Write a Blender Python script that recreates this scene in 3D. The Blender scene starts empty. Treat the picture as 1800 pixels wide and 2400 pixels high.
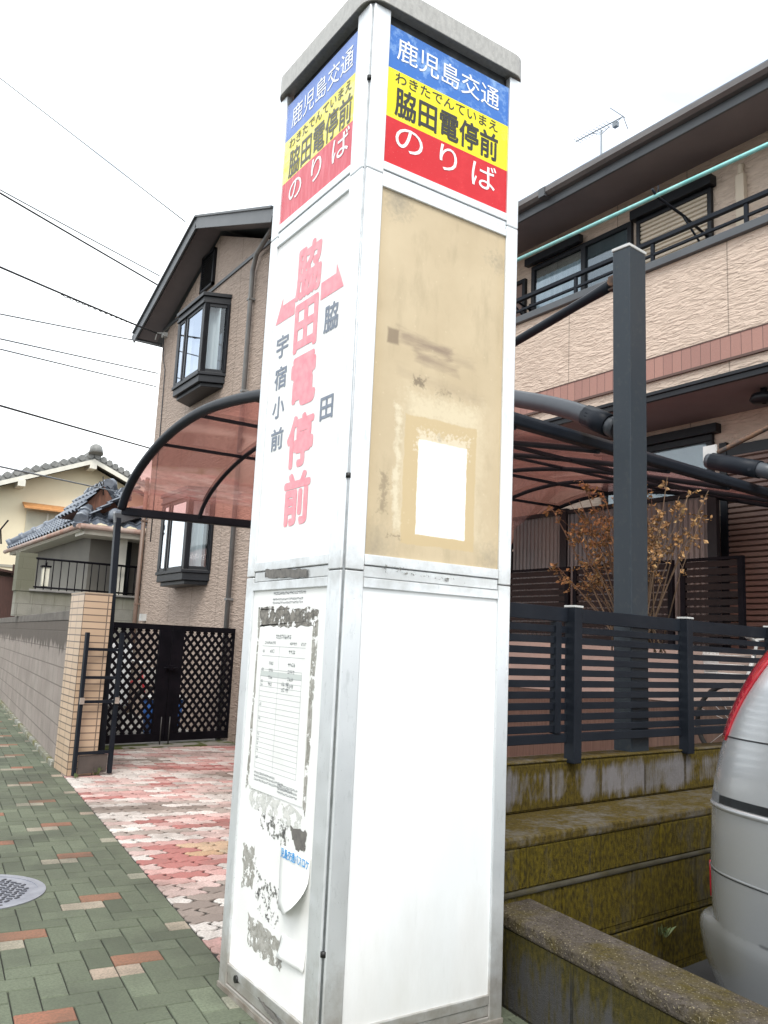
import bpy, math, random
from mathutils import Vector, Matrix
R = math.radians
rnd = random.Random(7)
scene = bpy.context.scene
col = scene.collection

# ------------------------------------------------------------------ camera
cam = bpy.data.cameras.new("camera"); camo = bpy.data.objects.new("camera", cam); col.objects.link(camo)
yaw, pitch, roll = 0.98366, 0.15899, 0.04541
f = Vector((math.cos(pitch)*math.cos(yaw), math.cos(pitch)*math.sin(yaw), math.sin(pitch)))
r0 = Vector((math.sin(yaw), -math.cos(yaw), 0)); u0 = r0.cross(f)
rr = math.cos(roll)*r0 + math.sin(roll)*u0; uu = -math.sin(roll)*r0 + math.cos(roll)*u0
mx = Matrix((rr, uu, -f)).transposed().to_4x4(); mx.translation = Vector((-1.499, -2.498, 1.360))
camo.matrix_world = mx
cam.sensor_fit = 'VERTICAL'; cam.sensor_height = 24; cam.lens = 1953.3/2400*24
cam.clip_end = 2000; cam.clip_start = .05
scene.camera = camo

# ------------------------------------------------------------------ sky, sun, exposure
SUN_EL, SUN_ROT = R(52), R(215)
world = bpy.data.worlds.new("World"); scene.world = world; world.use_nodes = True
wt = world.node_tree; wt.nodes.clear()
def WN(t, **k):
    n = wt.nodes.new(t)
    for a, b in k.items(): setattr(n, a, b)
    return n
sky = WN('ShaderNodeTexSky', sky_type='NISHITA'); sky.sun_disc = False
sky.sun_elevation = SUN_EL; sky.sun_rotation = SUN_ROT; sky.dust_density = 3
bgs = WN('ShaderNodeBackground'); bgs.inputs[1].default_value = .15
bgc = WN('ShaderNodeBackground'); bgc.inputs[0].default_value = (.95, .985, 1, 1); bgc.inputs[1].default_value = 1.0
tc = WN('ShaderNodeTexCoord'); mp = WN('ShaderNodeMapping'); mp.inputs['Scale'].default_value = (1.6, 1.6, 4.5)
nz = WN('ShaderNodeTexNoise'); nz.inputs['Scale'].default_value = 1.3; nz.inputs['Detail'].default_value = 5
rp = WN('ShaderNodeValToRGB'); rp.color_ramp.elements[0].position = .36; rp.color_ramp.elements[0].color = (.42, .42, .42, 1)
rp.color_ramp.elements[1].position = .5; rp.color_ramp.elements[1].color = (1, 1, 1, 1)
ms = WN('ShaderNodeMixShader'); wo = WN('ShaderNodeOutputWorld')
L = wt.links.new
L(tc.outputs['Generated'], mp.inputs[0]); L(mp.outputs[0], nz.inputs['Vector']); L(nz.outputs['Fac'], rp.inputs[0])
L(sky.outputs[0], bgs.inputs[0]); L(rp.outputs[0], ms.inputs[0]); L(bgs.outputs[0], ms.inputs[1]); L(bgc.outputs[0], ms.inputs[2])
L(ms.outputs[0], wo.inputs[0])
sl = bpy.data.lights.new("sun", 'SUN'); sl.energy = 1.2; sl.angle = R(22); sl.color = (1, .97, .92)
so = bpy.data.objects.new("sun", sl); col.objects.link(so)
sd = Vector((math.cos(SUN_EL)*math.sin(SUN_ROT), math.cos(SUN_EL)*math.cos(SUN_ROT), math.sin(SUN_EL)))
so.rotation_euler = (-sd).to_track_quat('-Z', 'Y').to_euler(); so.location = (0, 0, 20)
vs = scene.view_settings; vs.view_transform = 'Standard'; vs.look = 'None'; vs.exposure = 1.0; vs.gamma = 1

# ------------------------------------------------------------------ materials
class NT:
    def __init__(s, name):
        s.m = bpy.data.materials.new(name); s.m.use_nodes = True; s.t = s.m.node_tree; s.t.nodes.clear()
        s.out = s.t.nodes.new('ShaderNodeOutputMaterial'); s.b = s.t.nodes.new('ShaderNodeBsdfPrincipled')
        s.t.links.new(s.b.outputs[0], s.out.inputs[0]); s._o = None
    def n(s, t, ins=None, **k):
        n = s.t.nodes.new(t)
        for a, b in k.items(): setattr(n, a, b)
        for a, b in (ins or {}).items():
            if hasattr(b, 'bl_idname') or isinstance(b, bpy.types.NodeSocket): s.t.links.new(b, n.inputs[a])
            else: n.inputs[a].default_value = b
        return n
    def link(s, a, b): s.t.links.new(a, b)
    def obj(s):
        if not s._o: s._o = s.n('ShaderNodeTexCoord').outputs['Object']
        return s._o
    def math(s, op, a, b=0, clamp=False):
        n = s.n('ShaderNodeMath', {0: a, 1: b}, operation=op); n.use_clamp = clamp; return n.outputs[0]
    def sep(s, v=None):
        n = s.n('ShaderNodeSeparateXYZ', {0: v or s.obj()}); return n.outputs
    def comb(s, x=0, y=0, z=0): return s.n('ShaderNodeCombineXYZ', {0: x, 1: y, 2: z}).outputs[0]
    def noise(s, scale, detail=5, rough=.55, stretch=None, vec=None, dist=0):
        v = vec or s.obj()
        if stretch: v = s.n('ShaderNodeMapping', {0: v, 'Scale': stretch}).outputs[0]
        return s.n('ShaderNodeTexNoise', {'Vector': v, 'Scale': scale, 'Detail': detail, 'Roughness': rough, 'Distortion': dist}).outputs['Fac']
    def ramp(s, fac, a, b):
        n = s.n('ShaderNodeMapRange', {0: fac, 1: a, 2: b}); n.clamp = True; return n.outputs[0]
    def mix(s, fac, a, b):
        n = s.n('ShaderNodeMix', data_type='RGBA')
        for i, v in ((0, fac), (6, a), (7, b)):
            if isinstance(v, bpy.types.NodeSocket): s.t.links.new(v, n.inputs[i])
            else: n.inputs[i].default_value = (*v, 1) if isinstance(v, tuple) and len(v) == 3 else v
        return n.outputs[2]
    def set(s, **k):
        for a, v in k.items():
            i = s.b.inputs[{'col': 'Base Color', 'rough': 'Roughness', 'metal': 'Metallic', 'spec': 'Specular IOR Level', 'coat': 'Coat Weight', 'alpha': 'Alpha'}[a]]
            if isinstance(v, bpy.types.NodeSocket): s.t.links.new(v, i)
            else: i.default_value = (*v, 1) if isinstance(v, tuple) else v
        return s
    def bump(s, h, strength=.4, dist=.01):
        n = s.n('ShaderNodeBump', {'Height': h, 'Strength': strength, 'Distance': dist}); s.link(n.outputs[0], s.b.inputs['Normal']); return s
    def rect(s, u, v, u0, u1, v0, v1, wob=None, amp=0):      # >0 inside
        cu, cv, hu, hv = (u0+u1)/2, (v0+v1)/2, (u1-u0)/2, (v1-v0)/2
        a = s.math('SUBTRACT', hu, s.math('ABSOLUTE', s.math('SUBTRACT', u, cu)))
        b = s.math('SUBTRACT', hv, s.math('ABSOLUTE', s.math('SUBTRACT', v, cv)))
        d = s.math('MINIMUM', a, b)
        if wob is not None: d = s.math('ADD', d, s.math('MULTIPLY', s.math('SUBTRACT', wob, .5), amp))
        return d

def mat(name, c1, c2=None, scale=6, rough=.6, metal=0, bump=0, bscale=80, bdist=.004, lo=.35, hi=.65, stretch=None, spec=.5, coat=0, detail=5, c3=None, s3=40):
    s = NT(name).set(col=c1, rough=rough, metal=metal, spec=spec, coat=coat)
    if c2:
        c = s.mix(s.ramp(s.noise(scale, detail, stretch=stretch), lo, hi), c1, c2)
        if c3: c = s.mix(s.ramp(s.noise(s3, 3), .55, .75), c, c3)
        s.set(col=c)
        s.set(rough=s.ramp(s.noise(scale*2.3, 4), -.4/max(rough, .1)*.2, 1.0/max(rough, .05)*.62) if False else rough)
    if bump: s.bump(s.noise(bscale, 4, stretch=stretch), bump, bdist)
    return s.m

def alu():
    s = NT('alu_frame'); x, y, z = s.sep()
    c = s.mix(s.ramp(s.noise(3, 5, stretch=(1, 1, .25)), .3, .7), (.76, .785, .80), (.68, .71, .73))
    c = s.mix(s.math('MULTIPLY', s.ramp(s.noise(34, 6, .7, (1, 1, .3)), .56, .68), .5), c, (.50, .53, .54))
    c = s.mix(s.math('MULTIPLY', s.ramp(s.noise(120, 4, .6), .66, .70), .6), c, (.30, .30, .29))
    low = s.math('ADD', z, s.math('MULTIPLY', s.noise(9, 5, .65), -.55)); c = s.mix(s.math('MULTIPLY', s.ramp(low, .05, -.25), .75), c, (.30, .26, .21))
    mid = s.math('ADD', s.math('ABSOLUTE', s.math('SUBTRACT', z, 1.62)), s.math('MULTIPLY', s.noise(14, 5, .65), -.22)); c = s.mix(s.math('MULTIPLY', s.ramp(mid, -.02, -.10), .5), c, (.36, .36, .34))
    s.set(col=c, metal=.60, rough=s.ramp(s.noise(8, 4), -.5, 1.8)); s.bump(s.noise(200, 3), .06, .001); return s.m
ALU = alu()
ALU_D = mat('alu_groove', (.09, .095, .10), (.04, .045, .05), 12, .6, .3)
CAPM = mat('cap_metal', (.40, .395, .375), (.32, .315, .30), 60, .42, .25, .05, 200, .001, .35, .65, c3=(.44, .43, .40), s3=110, stretch=(1, 1, .5))
def white_panel():
    s = NT('white_acrylic').set(rough=.24); x, y, z = s.sep()
    c = s.mix(s.ramp(s.noise(1.6, 5, stretch=(2, 2, .5)), .35, .65), (.82, .83, .835), (.76, .785, .80))
    c = s.mix(s.math('MULTIPLY', s.ramp(s.noise(22, 6, .7, (1, 1, .18)), .58, .72), .30), c, (.62, .64, .64))
    low = s.math('SUBTRACT', s.math('MULTIPLY', s.noise(5, 6, .7, (1, 1, .3)), .75), z); c = s.mix(s.math('MULTIPLY', s.ramp(low, -.1, .5), .55), c, (.46, .45, .41))
    s.set(col=c); s.bump(s.noise(6, 3), .02, .002); return s.m
WHITE = white_panel()
POSTER = mat('poster_white', (.83, .83, .82), (.78, .79, .77), 5, .45)
PAPER = mat('paper', (.80, .81, .79), (.74, .75, .73), 9, .7, 0, .1, 25, .002)
BLACKT = mat('sign_black', (.012, .012, .012), rough=.35)
WHITET = mat('sign_white', (.82, .84, .85), rough=.35)
GREYT = mat('faded_blue_grey', (.15, .18, .24), (.21, .245, .30), 60, .5)
PINKT = mat('faded_red', (.80, .25, .30), (.80, .34, .38), 30, .5)
BLUET = mat('blue_print', (.02, .28, .66), (.25, .5, .75), 70, .5, lo=.5, hi=.6)
PRINT = mat('pale_print', (.34, .36, .37), rough=.7)
SCREW = mat('screw', (.03, .03, .03), rough=.4, metal=.6)
BLACKM = mat('charcoal_metal', (.011, .014, .020), (.017, .021, .028), 3, .42, .0, .05, 120, .001, spec=.12)
BLACKG = mat('black_gate_metal', (.004, .004, .006), (.008, .007, .010), 5, .55, spec=.08)
POSTM = mat('slate_post_metal', (.030, .039, .049), (.038, .048, .058), 2, .40, .0, .03, 90, .001, stretch=(1, 1, .2), spec=.25, c3=(.045, .053, .058), s3=30)
DARKBR = mat('dark_frame', (.007, .008, .011), (.012, .014, .018), 4, .4, spec=.3)
GUTTER = mat('grey_fascia', (.075, .083, .092), (.092, .10, .108), 3, .4, spec=.35)
SOFFIT = mat('soffit_board', (.185, .162, .172), (.215, .19, .195), 2, .7, 0, .05, 60, .002)
RUST = mat('rusty_rod', (.05, .045, .045), (.17, .09, .05), 18, .7, .3)
LGREY = mat('pale_plastic', (.55, .56, .55), (.48, .49, .48), 8, .5)
BROWNP = mat('brown_pipe', (.16, .11, .085), (.19, .13, .10), 4, .45)
CURT = mat('curtain_cloth', (.72, .75, .76), (.52, .56, .58), 14, .8, 0, .6, 14, .03, .35, .65, (1, 1, .03))
CYAN = mat('turquoise_pole', (.20, .56, .55), (.34, .66, .64), 9, .3)
LOUVER = mat('beige_louver', (.50, .43, .34), (.56, .48, .38), 3, .6)
BSHUT = mat('brown_shutter', (.16, .10, .085), (.20, .13, .105), 3, .5)
CABLE = mat('cable_rubber', (.035, .038, .045), rough=.6)
CABLE2 = mat('grey_cable', (.22, .25, .28), rough=.6)
IRON = mat('cast_iron', (.33, .34, .38), (.24, .25, .29), 12, .45, .55, .2, 120, .002)
IRON_D = mat('iron_stud', (.08, .085, .10), rough=.5, metal=.5)
RUBBER = mat('tyre_rubber', (.012, .012, .012), rough=.8)
REDP = mat('red_paint', (.45, .03, .04), rough=.35)
BLUEP = mat('blue_plastic', (.03, .12, .40), rough=.4)
BARK = mat('twig_bark', (.10, .065, .04), (.16, .10, .06), 20, .8)
CONC = mat('plain_concrete', (.27, .265, .25), (.19, .185, .175), 3, .85, 0, .3, 70, .004, c3=(.34, .33, .31), s3=60)
ASPH = mat('asphalt', (.055, .055, .056), (.045, .045, .046), 4, .9, 0, .5, 250, .004, c3=(.09, .09, .09), s3=300)
EARTH = mat('bare_earth', (.16, .14, .11), (.12, .11, .09), 2, .95, 0, .4, 60, .01)
CREAMW = mat('cream_plaster', (.74, .66, .48), (.70, .62, .45), 1.5, .85, 0, .1, 120, .003)
WHITEW = mat('white_wood', (.70, .68, .60), (.62, .60, .53), 6, .6)
ORANGEW = mat('orange_awning', (.55, .27, .10), (.42, .18, .06), 9, .6)
PLAST = mat('dull_plaster', (.20, .19, .165), (.16, .15, .135), 1.2, .9, 0, .1, 60, .003)
REDWOOD = mat('weathered_wood', (.22, .10, .065), (.13, .065, .045), 7, .8, 0, .2, 60, .003, stretch=(6, 6, .6))
SHEDW = mat('shed_wood', (.085, .04, .032), (.06, .03, .025), 8, .8, stretch=(6, 6, .6))
TILE = mat('grey_roof_tile', (.115, .135, .17), (.20, .225, .26), 7, .32, 0, .1, 60, .003, .4, .7)
TILE2 = mat('old_roof_tile', (.16, .165, .16), (.24, .24, .23), 5, .5)

def silver():
    s = NT('silver_paint').set(rough=.26, metal=.62, coat=.5)
    s.set(col=s.mix(s.ramp(s.noise(900, 2), .4, .6), (.60, .635, .67), (.67, .70, .72)))
    return s.m
SILVER = silver()
REDLAMP = mat('red_lamp_lens', (.40, .006, .02), (.52, .02, .04), 40, .12, coat=1)
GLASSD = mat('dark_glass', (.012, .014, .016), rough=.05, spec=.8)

def glass_pane(name, tint=(.75, .8, .82), refl=.28):
    s = NT(name); t = s.n('ShaderNodeBsdfTransparent', {0: (*tint, 1)}); g = s.n('ShaderNodeBsdfGlossy', {'Color': (.85, .9, .95, 1), 'Roughness': .03})
    fr = s.n('ShaderNodeFresnel', {'IOR': 1.25}); fa = s.math('ADD', s.math('MULTIPLY', fr.outputs[0], .6), refl*.3, True)
    m = s.n('ShaderNodeMixShader', {0: fa, 1: t.outputs[0], 2: g.outputs[0]}); s.link(m.outputs[0], s.out.inputs[0]); return s.m
PANE = glass_pane('window_glass')
def poly_roof():
    s = NT('red_polycarbonate'); t = s.n('ShaderNodeBsdfTransparent', {0: (.86, .52, .47, 1)}); g = s.n('ShaderNodeBsdfGlossy', {'Color': (.9, .8, .8, 1), 'Roughness': .08})
    d = s.n('ShaderNodeBsdfDiffuse', {0: (.42, .19, .16, 1)}); tr = s.n('ShaderNodeBsdfTranslucent', {0: (.45, .20, .17, 1)})
    fr = s.n('ShaderNodeFresnel', {'IOR': 1.45})
    a = s.n('ShaderNodeAddShader', {0: d.outputs[0], 1: tr.outputs[0]})
    m1 = s.n('ShaderNodeMixShader', {0: .24, 1: t.outputs[0], 2: a.outputs[0]})
    m2 = s.n('ShaderNodeMixShader', {0: s.math('MULTIPLY', fr.outputs[0], .5), 1: m1.outputs[0], 2: g.outputs[0]}); s.link(m2.outputs[0], s.out.inputs[0]); return s.m
POLY = poly_roof()
def corrugated():
    s = NT('corrugated_plastic'); x, y, z = s.sep()
    w = s.math('SINE', s.math('MULTIPLY', s.math('ADD', x, y), 2*math.pi/.063))
    s.set(col=s.mix(s.ramp(s.noise(2.2, 4, stretch=(1, 1, .3)), .3, .7), (.115, .145, .165), (.19, .185, .175)), rough=.35, spec=.5)
    s.bump(w, .6, .02); return s.m
CORRUG = corrugated()

def siding(name, c1, c2, pj=.985, off=0):
    s = NT(name); x, y, z = s.sep(); u = s.math('ADD', x, y)
    v = s.comb(s.math('MULTIPLY', u, 7.5), s.math('MULTIPLY', z, 30), 0)
    n1 = s.n('ShaderNodeTexNoise', {'Vector': v, 'Scale': 1, 'Detail': 3, 'Roughness': .5, 'Distortion': .9}).outputs['Fac']
    n2 = s.noise(120, 3)
    rows = s.math('ABSOLUTE', s.math('SUBTRACT', s.math('FRACT', s.math('DIVIDE', z, .455)), .5))
    rj = s.ramp(rows, .490, .497)
    j = s.ramp(s.math('ABSOLUTE', s.math('SUBTRACT', s.math('FRACT', s.math('DIVIDE', s.math('ADD', u, off), pj)), .5)), .4915, .495)
    h = s.math('ADD', s.math('ADD', s.ramp(n1, .3, .7), s.math('MULTIPLY', n2, .12)), s.math('MULTIPLY', rj, -.25))
    c = s.mix(s.ramp(n1, .35, .65), c1, c2)
    c = s.mix(s.math('MULTIPLY', s.ramp(s.noise(.9, 4), .5, .75), .25), c, tuple(q*.8 for q in c1))
    c = s.mix(s.math('MULTIPLY', j, .75), c, tuple(q*.45 for q in c1))
    s.set(col=c, rough=.8); s.bump(h, .75, .016); return s.m
SID_L = siding('brown_split_siding', (.33, .26, .215), (.40, .315, .262))
SID_R = siding('pink_split_siding', (.50, .40, .325), (.60, .485, .40), off=.48)
def band():
    s = NT('brick_band'); x, y, z = s.sep(); u = s.math('ADD', x, y)
    k = s.math('DIVIDE', u, .105)
    j = s.ramp(s.math('ABSOLUTE', s.math('SUBTRACT', s.math('FRACT', k), .5)), .45, .48)
    wn = s.n('ShaderNodeTexWhiteNoise', {'W': s.math('FLOOR', k)}, noise_dimensions='1D').outputs[0]
    c = s.mix(wn, (.30, .165, .14), (.36, .20, .165)); c = s.mix(j, c, (.19, .11, .095)); s.set(col=c, rough=.8)
    s.bump(s.math('SUBTRACT', s.noise(90, 3), j), .5, .006); return s.m
BAND = band()

def blocks(name, c1, c2, bw, bh, mortar, msz=.012, moss=None, stainz=None, stain=(.06, .055, .05), bump=.4, zoff=0, yoff=0, mossamt=(.42, .58), offset=.5, streak=True, edge=None):
    s = NT(name); x, y, z = s.sep(); u = s.math('ADD', s.math('ADD', x, y), yoff)
    v = s.comb(u, s.math('ADD', z, zoff), 0)
    bt = s.n('ShaderNodeTexBrick', {'Vector': v, 'Color1': (*c1, 1), 'Color2': (*c2, 1), 'Mortar': (*mortar, 1), 'Scale': 1, 'Mortar Size': msz, 'Mortar Smooth': .3, 'Bias': 0, 'Brick Width': bw, 'Row Height': bh}, offset=offset)
    c = bt.outputs[0]
    big = s.noise(2.2, 6, .6); fine = s.noise(55, 5, .65)
    c = s.mix(s.math('MULTIPLY', s.ramp(big, .35, .7), .55), c, tuple(q*.55 for q in c1))
    c = s.mix(s.math('MULTIPLY', s.ramp(fine, .5, .7), .4), c, tuple(min(1, q*1.35) for q in c1))
    if stainz:
        zz = s.math('ADD', z, s.math('MULTIPLY', s.math('SUBTRACT', s.noise(5, 5, .6, (1, 1, .12)), .5), .55))
        c = s.mix(s.math('MULTIPLY', s.ramp(zz, stainz[0], stainz[1]), .85), c, stain)
    if moss:
        mn = s.noise(4.2, 7, .68, (1, 1, .22) if streak else None)
        if edge: mn = s.math('ADD', mn, s.math('MULTIPLY', s.ramp(s.math('ABSOLUTE', s.math('SUBTRACT', z, edge[0])), edge[1]*.45, edge[1]), .20))
        m2 = s.noise(34, 6, .7, (1, 1, .22) if streak else None)
        mm = s.ramp(s.math('ADD', s.math('MULTIPLY', mn, .68), s.math('MULTIPLY', m2, .32)), *mossamt)
        mc = s.mix(s.ramp(s.noise(70, 4, .6, (1, 1, .5)), .35, .65), moss[0], moss[1])
        c = s.mix(mm, c, mc)
    s.set(col=c, rough=.92, spec=.25)
    h = s.math('ADD', s.math('MULTIPLY', fine, .5), s.math('MULTIPLY', bt.outputs['Fac'], -.9))
    h = s.math('ADD', h, s.math('MULTIPLY', s.noise(180, 3), .35))
    s.bump(h, bump, .009); return s.m
BLOCKW = blocks('grey_block_wall', (.285, .245, .220), (.32, .28, .25), .40, .195, (.16, .135, .12), .008, stainz=(1.17, 1.21), stain=(.085, .072, .062), zoff=.0)
MOSSW = blocks('mossy_block', (.055, .052, .046), (.075, .07, .064), .52, .25, (.015, .013, .006), .012, moss=((.030, .022, .003), (.105, .078, .004)), mossamt=(.345, .50), bump=1.0, zoff=.12)
MOSSU = blocks('weathered_coping_block', (.155, .148, .15), (.20, .19, .195), .41, .60, (.04, .03, .015), .012, moss=((.040, .029, .006), (.098, .071, .008)), mossamt=(.46, .58), bump=.7, yoff=.2, edge=(.713, .11))
MOSSL = blocks('mossy_ledge', (.12, .112, .10), (.15, .14, .128), 9, 9, (.1, .1, .05), .001, moss=((.042, .030, .006), (.098, .070, .011)), mossamt=(.36, .52), bump=.7, streak=False)
NEARF = blocks('stained_near_block', (.046, .045, .044), (.080, .077, .075), .40, 9, (.02, .02, .018), .010, moss=((.026, .023, .006), (.065, .052, .008)), mossamt=(.46, .58), bump=1.0, edge=(.02, .27))
def coping():
    s = NT('rough_coping'); a = s.noise(7, 6, .65); b = s.noise(60, 5, .7); sp = s.noise(130, 3, .6)
    c = s.mix(s.ramp(a, .38, .62), (.070, .058, .048), (.115, .098, .084))
    c = s.mix(s.ramp(s.noise(3.3, 6, .65), .47, .62), c, (.075, .058, .013))
    c = s.mix(s.ramp(b, .5, .66), c, (.036, .028, .018)); c = s.mix(s.ramp(sp, .60, .68), c, (.30, .26, .17))
    s.set(col=c, rough=.95, spec=.2); s.bump(s.math('ADD', b, s.math('MULTIPLY', sp, .8)), .9, .012); return s.m
COPING = coping()
def tiles():
    s = NT('beige_tile'); x, y, z = s.sep(); u = s.math('ADD', x, y)
    bt = s.n('ShaderNodeTexBrick', {'Vector': s.comb(u, z, 0), 'Color1': (.47, .34, .23, 1), 'Color2': (.54, .40, .28, 1), 'Mortar': (.10, .075, .06, 1), 'Scale': 1, 'Mortar Size': .0055, 'Mortar Smooth': .1, 'Brick Width': .235, 'Row Height': .0665}, offset=0)
    c = s.mix(s.math('MULTIPLY', s.ramp(s.noise(2, 4), .4, .7), .3), bt.outputs[0], (.32, .24, .17))
    s.set(col=c, rough=.45); s.bump(bt.outputs['Fac'], -.5, .004); return s.m
TILEW = tiles()
def vcol(name, rough=.85, amp=.4, bump=.5, dirt=(.10, .095, .085), dirtlo=.5, dirtamt=.5):
    s = NT(name); a = s.n('ShaderNodeAttribute', attribute_name='tint').outputs['Color']
    c = s.mix(s.math('MULTIPLY', s.ramp(s.noise(90, 5, .65), .42, .62), amp), a, dirt)
    c = s.mix(s.math('MULTIPLY', s.ramp(s.noise(1.3, 6, .62), dirtlo, dirtlo+.2), dirtamt), c, dirt)
    s.set(col=c, rough=rough, spec=.3); s.bump(s.noise(220, 4, .6), bump, .003); return s.m
PAVEM = vcol('green_paver', amp=.42, dirt=(.055, .060, .046), dirtlo=.44, dirtamt=.7)
PINKM = vcol('pink_paver', amp=.42, dirt=(.15, .125, .105), dirtlo=.47, dirtamt=.8)
JOINT = mat('dark_joint_sand', (.026, .026, .022), (.016, .016, .014), 20, .95)
def tan_panel():
    s = NT('stained_tan_panel'); x, y, z = s.sep()
    w = s.noise(26, 5, .65); w2 = s.noise(70, 4, .6); big = s.noise(3, 5, .6); st = s.noise(9, 6, .65, (1, 1, .35))
    c = s.mix(s.ramp(big, .35, .7), (.49, .395, .255), (.565, .465, .31))
    c = s.mix(s.math('MULTIPLY', s.ramp(st, .52, .70), .55), c, (.37, .30, .19))
    def put(c, rect, colr, amp, soft, k=1.0, wob=None):
        d = s.rect(x, z, *rect, wob or w, amp); return s.mix(s.math('MULTIPLY', s.ramp(d, 0, soft), k), c, colr)
    c = put(c, (.20, .66, 1.74, 2.36), (.66, .57, .40), .14, .07, .55)          # paler old poster area
    c = put(c, (.255, .61, 2.20, 2.33), (.68, .60, .43), .2, .05, .5, w2)
    c = put(c, (.245, .602, 1.735, 2.235), (.53, .41, .23), .025, .006, .85)      # glue frame
    c = put(c, (.30, .57, 2.10, 2.19), (.74, .68, .55), .16, .03, .6, w2)
    c = put(c, (.20, .235, 1.77, 2.26), (.72, .66, .50), .10, .02, .6)
    c = put(c, (.312, .553, 1.775, 2.145), (.86, .85, .80), .012, .004, 1)       # white rectangle
    c = put(c, (.145, .207, 2.487, 2.555), (.22, .165, .11), .012, .01, .85)
    # smears, drawn out along the panel
    zs = s.math('ADD', z, s.math('MULTIPLY', s.math('SUBTRACT', x, .35), .10))
    for (a, b, c0, d0, k) in ((.20, .46, 2.492, 2.545, .85), (.28, .50, 2.442, 2.490, .7), (.38, .58, 2.495, 2.53, .4), (.20, .64, 2.36, 2.40, .25)):
        dd = s.rect(x, zs, a, b, c0, d0, s.noise(38, 6, .7, (.22, 1, 1)), .075); c = s.mix(s.math('MULTIPLY', s.ramp(dd, -.012, .030), k), c, (.25, .185, .135))
    for rc, k in (((.27, .345, 2.345, 2.39), .8), ((.39, .47, 2.335, 2.36), .5), ((.19, .245, 1.752, 1.768), .8), ((.142, .185, 1.84, 2.0), .5), ((.50, .53, 2.33, 2.35), .4), ((.40, .44, 2.15, 2.18), .4)):
        dd = s.rect(x, z, *rc, w2, .09); c = s.mix(s.math('MULTIPLY', s.ramp(dd, 0, .02), k), c, (.17, .13, .085))
    for (px, pz, rad, k) in ((.17, 3.07, .09, .6), (.70, 2.97, .06, .4), (.64, 2.98, .04, .2), (.12, 1.70, .12, .5), (.70, 1.71, .09, .45)):
        q = s.math('SQRT', s.math('ADD', s.math('POWER', s.math('SUBTRACT', x, px), 2), s.math('POWER', s.math('SUBTRACT', z, pz), 2)))
        q = s.math('ADD', q, s.math('MULTIPLY', s.math('SUBTRACT', w2, .5), .14)); c = s.mix(s.math('MULTIPLY', s.ramp(q, rad, 0), k), c, (.22, .20, .16))
    ed = s.math('MINIMUM', s.math('SUBTRACT', x, .09), s.math('SUBTRACT', .73, x)); c = s.mix(s.math('MULTIPLY', s.ramp(ed, .05, 0), .35), c, (.45, .34, .19))
    vor = s.n('ShaderNodeTexVoronoi', {'Vector': s.obj(), 'Scale': 22}).outputs['Distance']
    c = s.mix(s.math('MULTIPLY', s.ramp(vor, .12, .03), .35), c, (.66, .56, .38))
    s.set(col=c, rough=.55); s.bump(w2, .12, .002); return s.m
TANP = tan_panel()
def sign_col(name, a, b, thr=(.5, .62), rough=.22, speck=None, stretch=None, sc=9):
    s = NT(name); c = s.mix(s.ramp(s.noise(sc, 6, .7, stretch), *thr), a, b)
    if speck: c = s.mix(s.ramp(s.noise(90, 4, .6, (1, 1, 2)), .66, .70), c, speck)
    s.set(col=c, rough=rough, spec=.35); s.bump(s.noise(14, 3), .06, .004); return s.m
S_BLUE = sign_col('sign_blue', (.030, .15, .50), (.26, .44, .74), (.50, .66), speck=(.03, .07, .20))
S_YEL = sign_col('sign_yellow', (.80, .72, .01), (.82, .76, .10), (.55, .7))
S_RED = sign_col('sign_red', (.56, .006, .014), (.62, .016, .024), (.5, .7), speck=(.60, .12, .12))
F_BLUE = sign_col('faded_glare_blue', (.10, .20, .56), (.16, .27, .62), (.45, .65))  # real fading plus sky glare, both put into these lighter colours
F_YEL = sign_col('faded_glare_yellow', (.78, .70, .10), (.80, .76, .30), (.45, .65), stretch=(1, 1, 3))
F_RED = sign_col('faded_glare_red', (.58, .05, .08), (.68, .14, .18), (.45, .68), speck=(.50, .10, .13), stretch=(1, 3, .5), sc=14)
FB_BLACK = mat('faded_black', (.07, .07, .06), (.16, .15, .06), 60, .4, lo=.5, hi=.7)
def torn(name, a, b, thr, sc=28, stretch=None):
    s = NT(name); s.set(col=s.mix(s.ramp(s.noise(45, 5, .65), .4, .62), a, b), rough=.8)
    s.set(alpha=s.ramp(s.noise(sc, 6, .7, stretch), thr, thr+.03)); return s.m
GLUE = torn('old_glue', (.25, .245, .215), (.40, .39, .36), .44)
GLUE_D = torn('dark_glue', (.10, .095, .085), (.24, .225, .20), .43)
GLUE_L = torn('pale_glue', (.52, .53, .50), (.66, .66, .63), .47)
SPECKS = torn('torn_specks', (.06, .06, .06), (.24, .24, .22), .545, 42)

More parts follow.
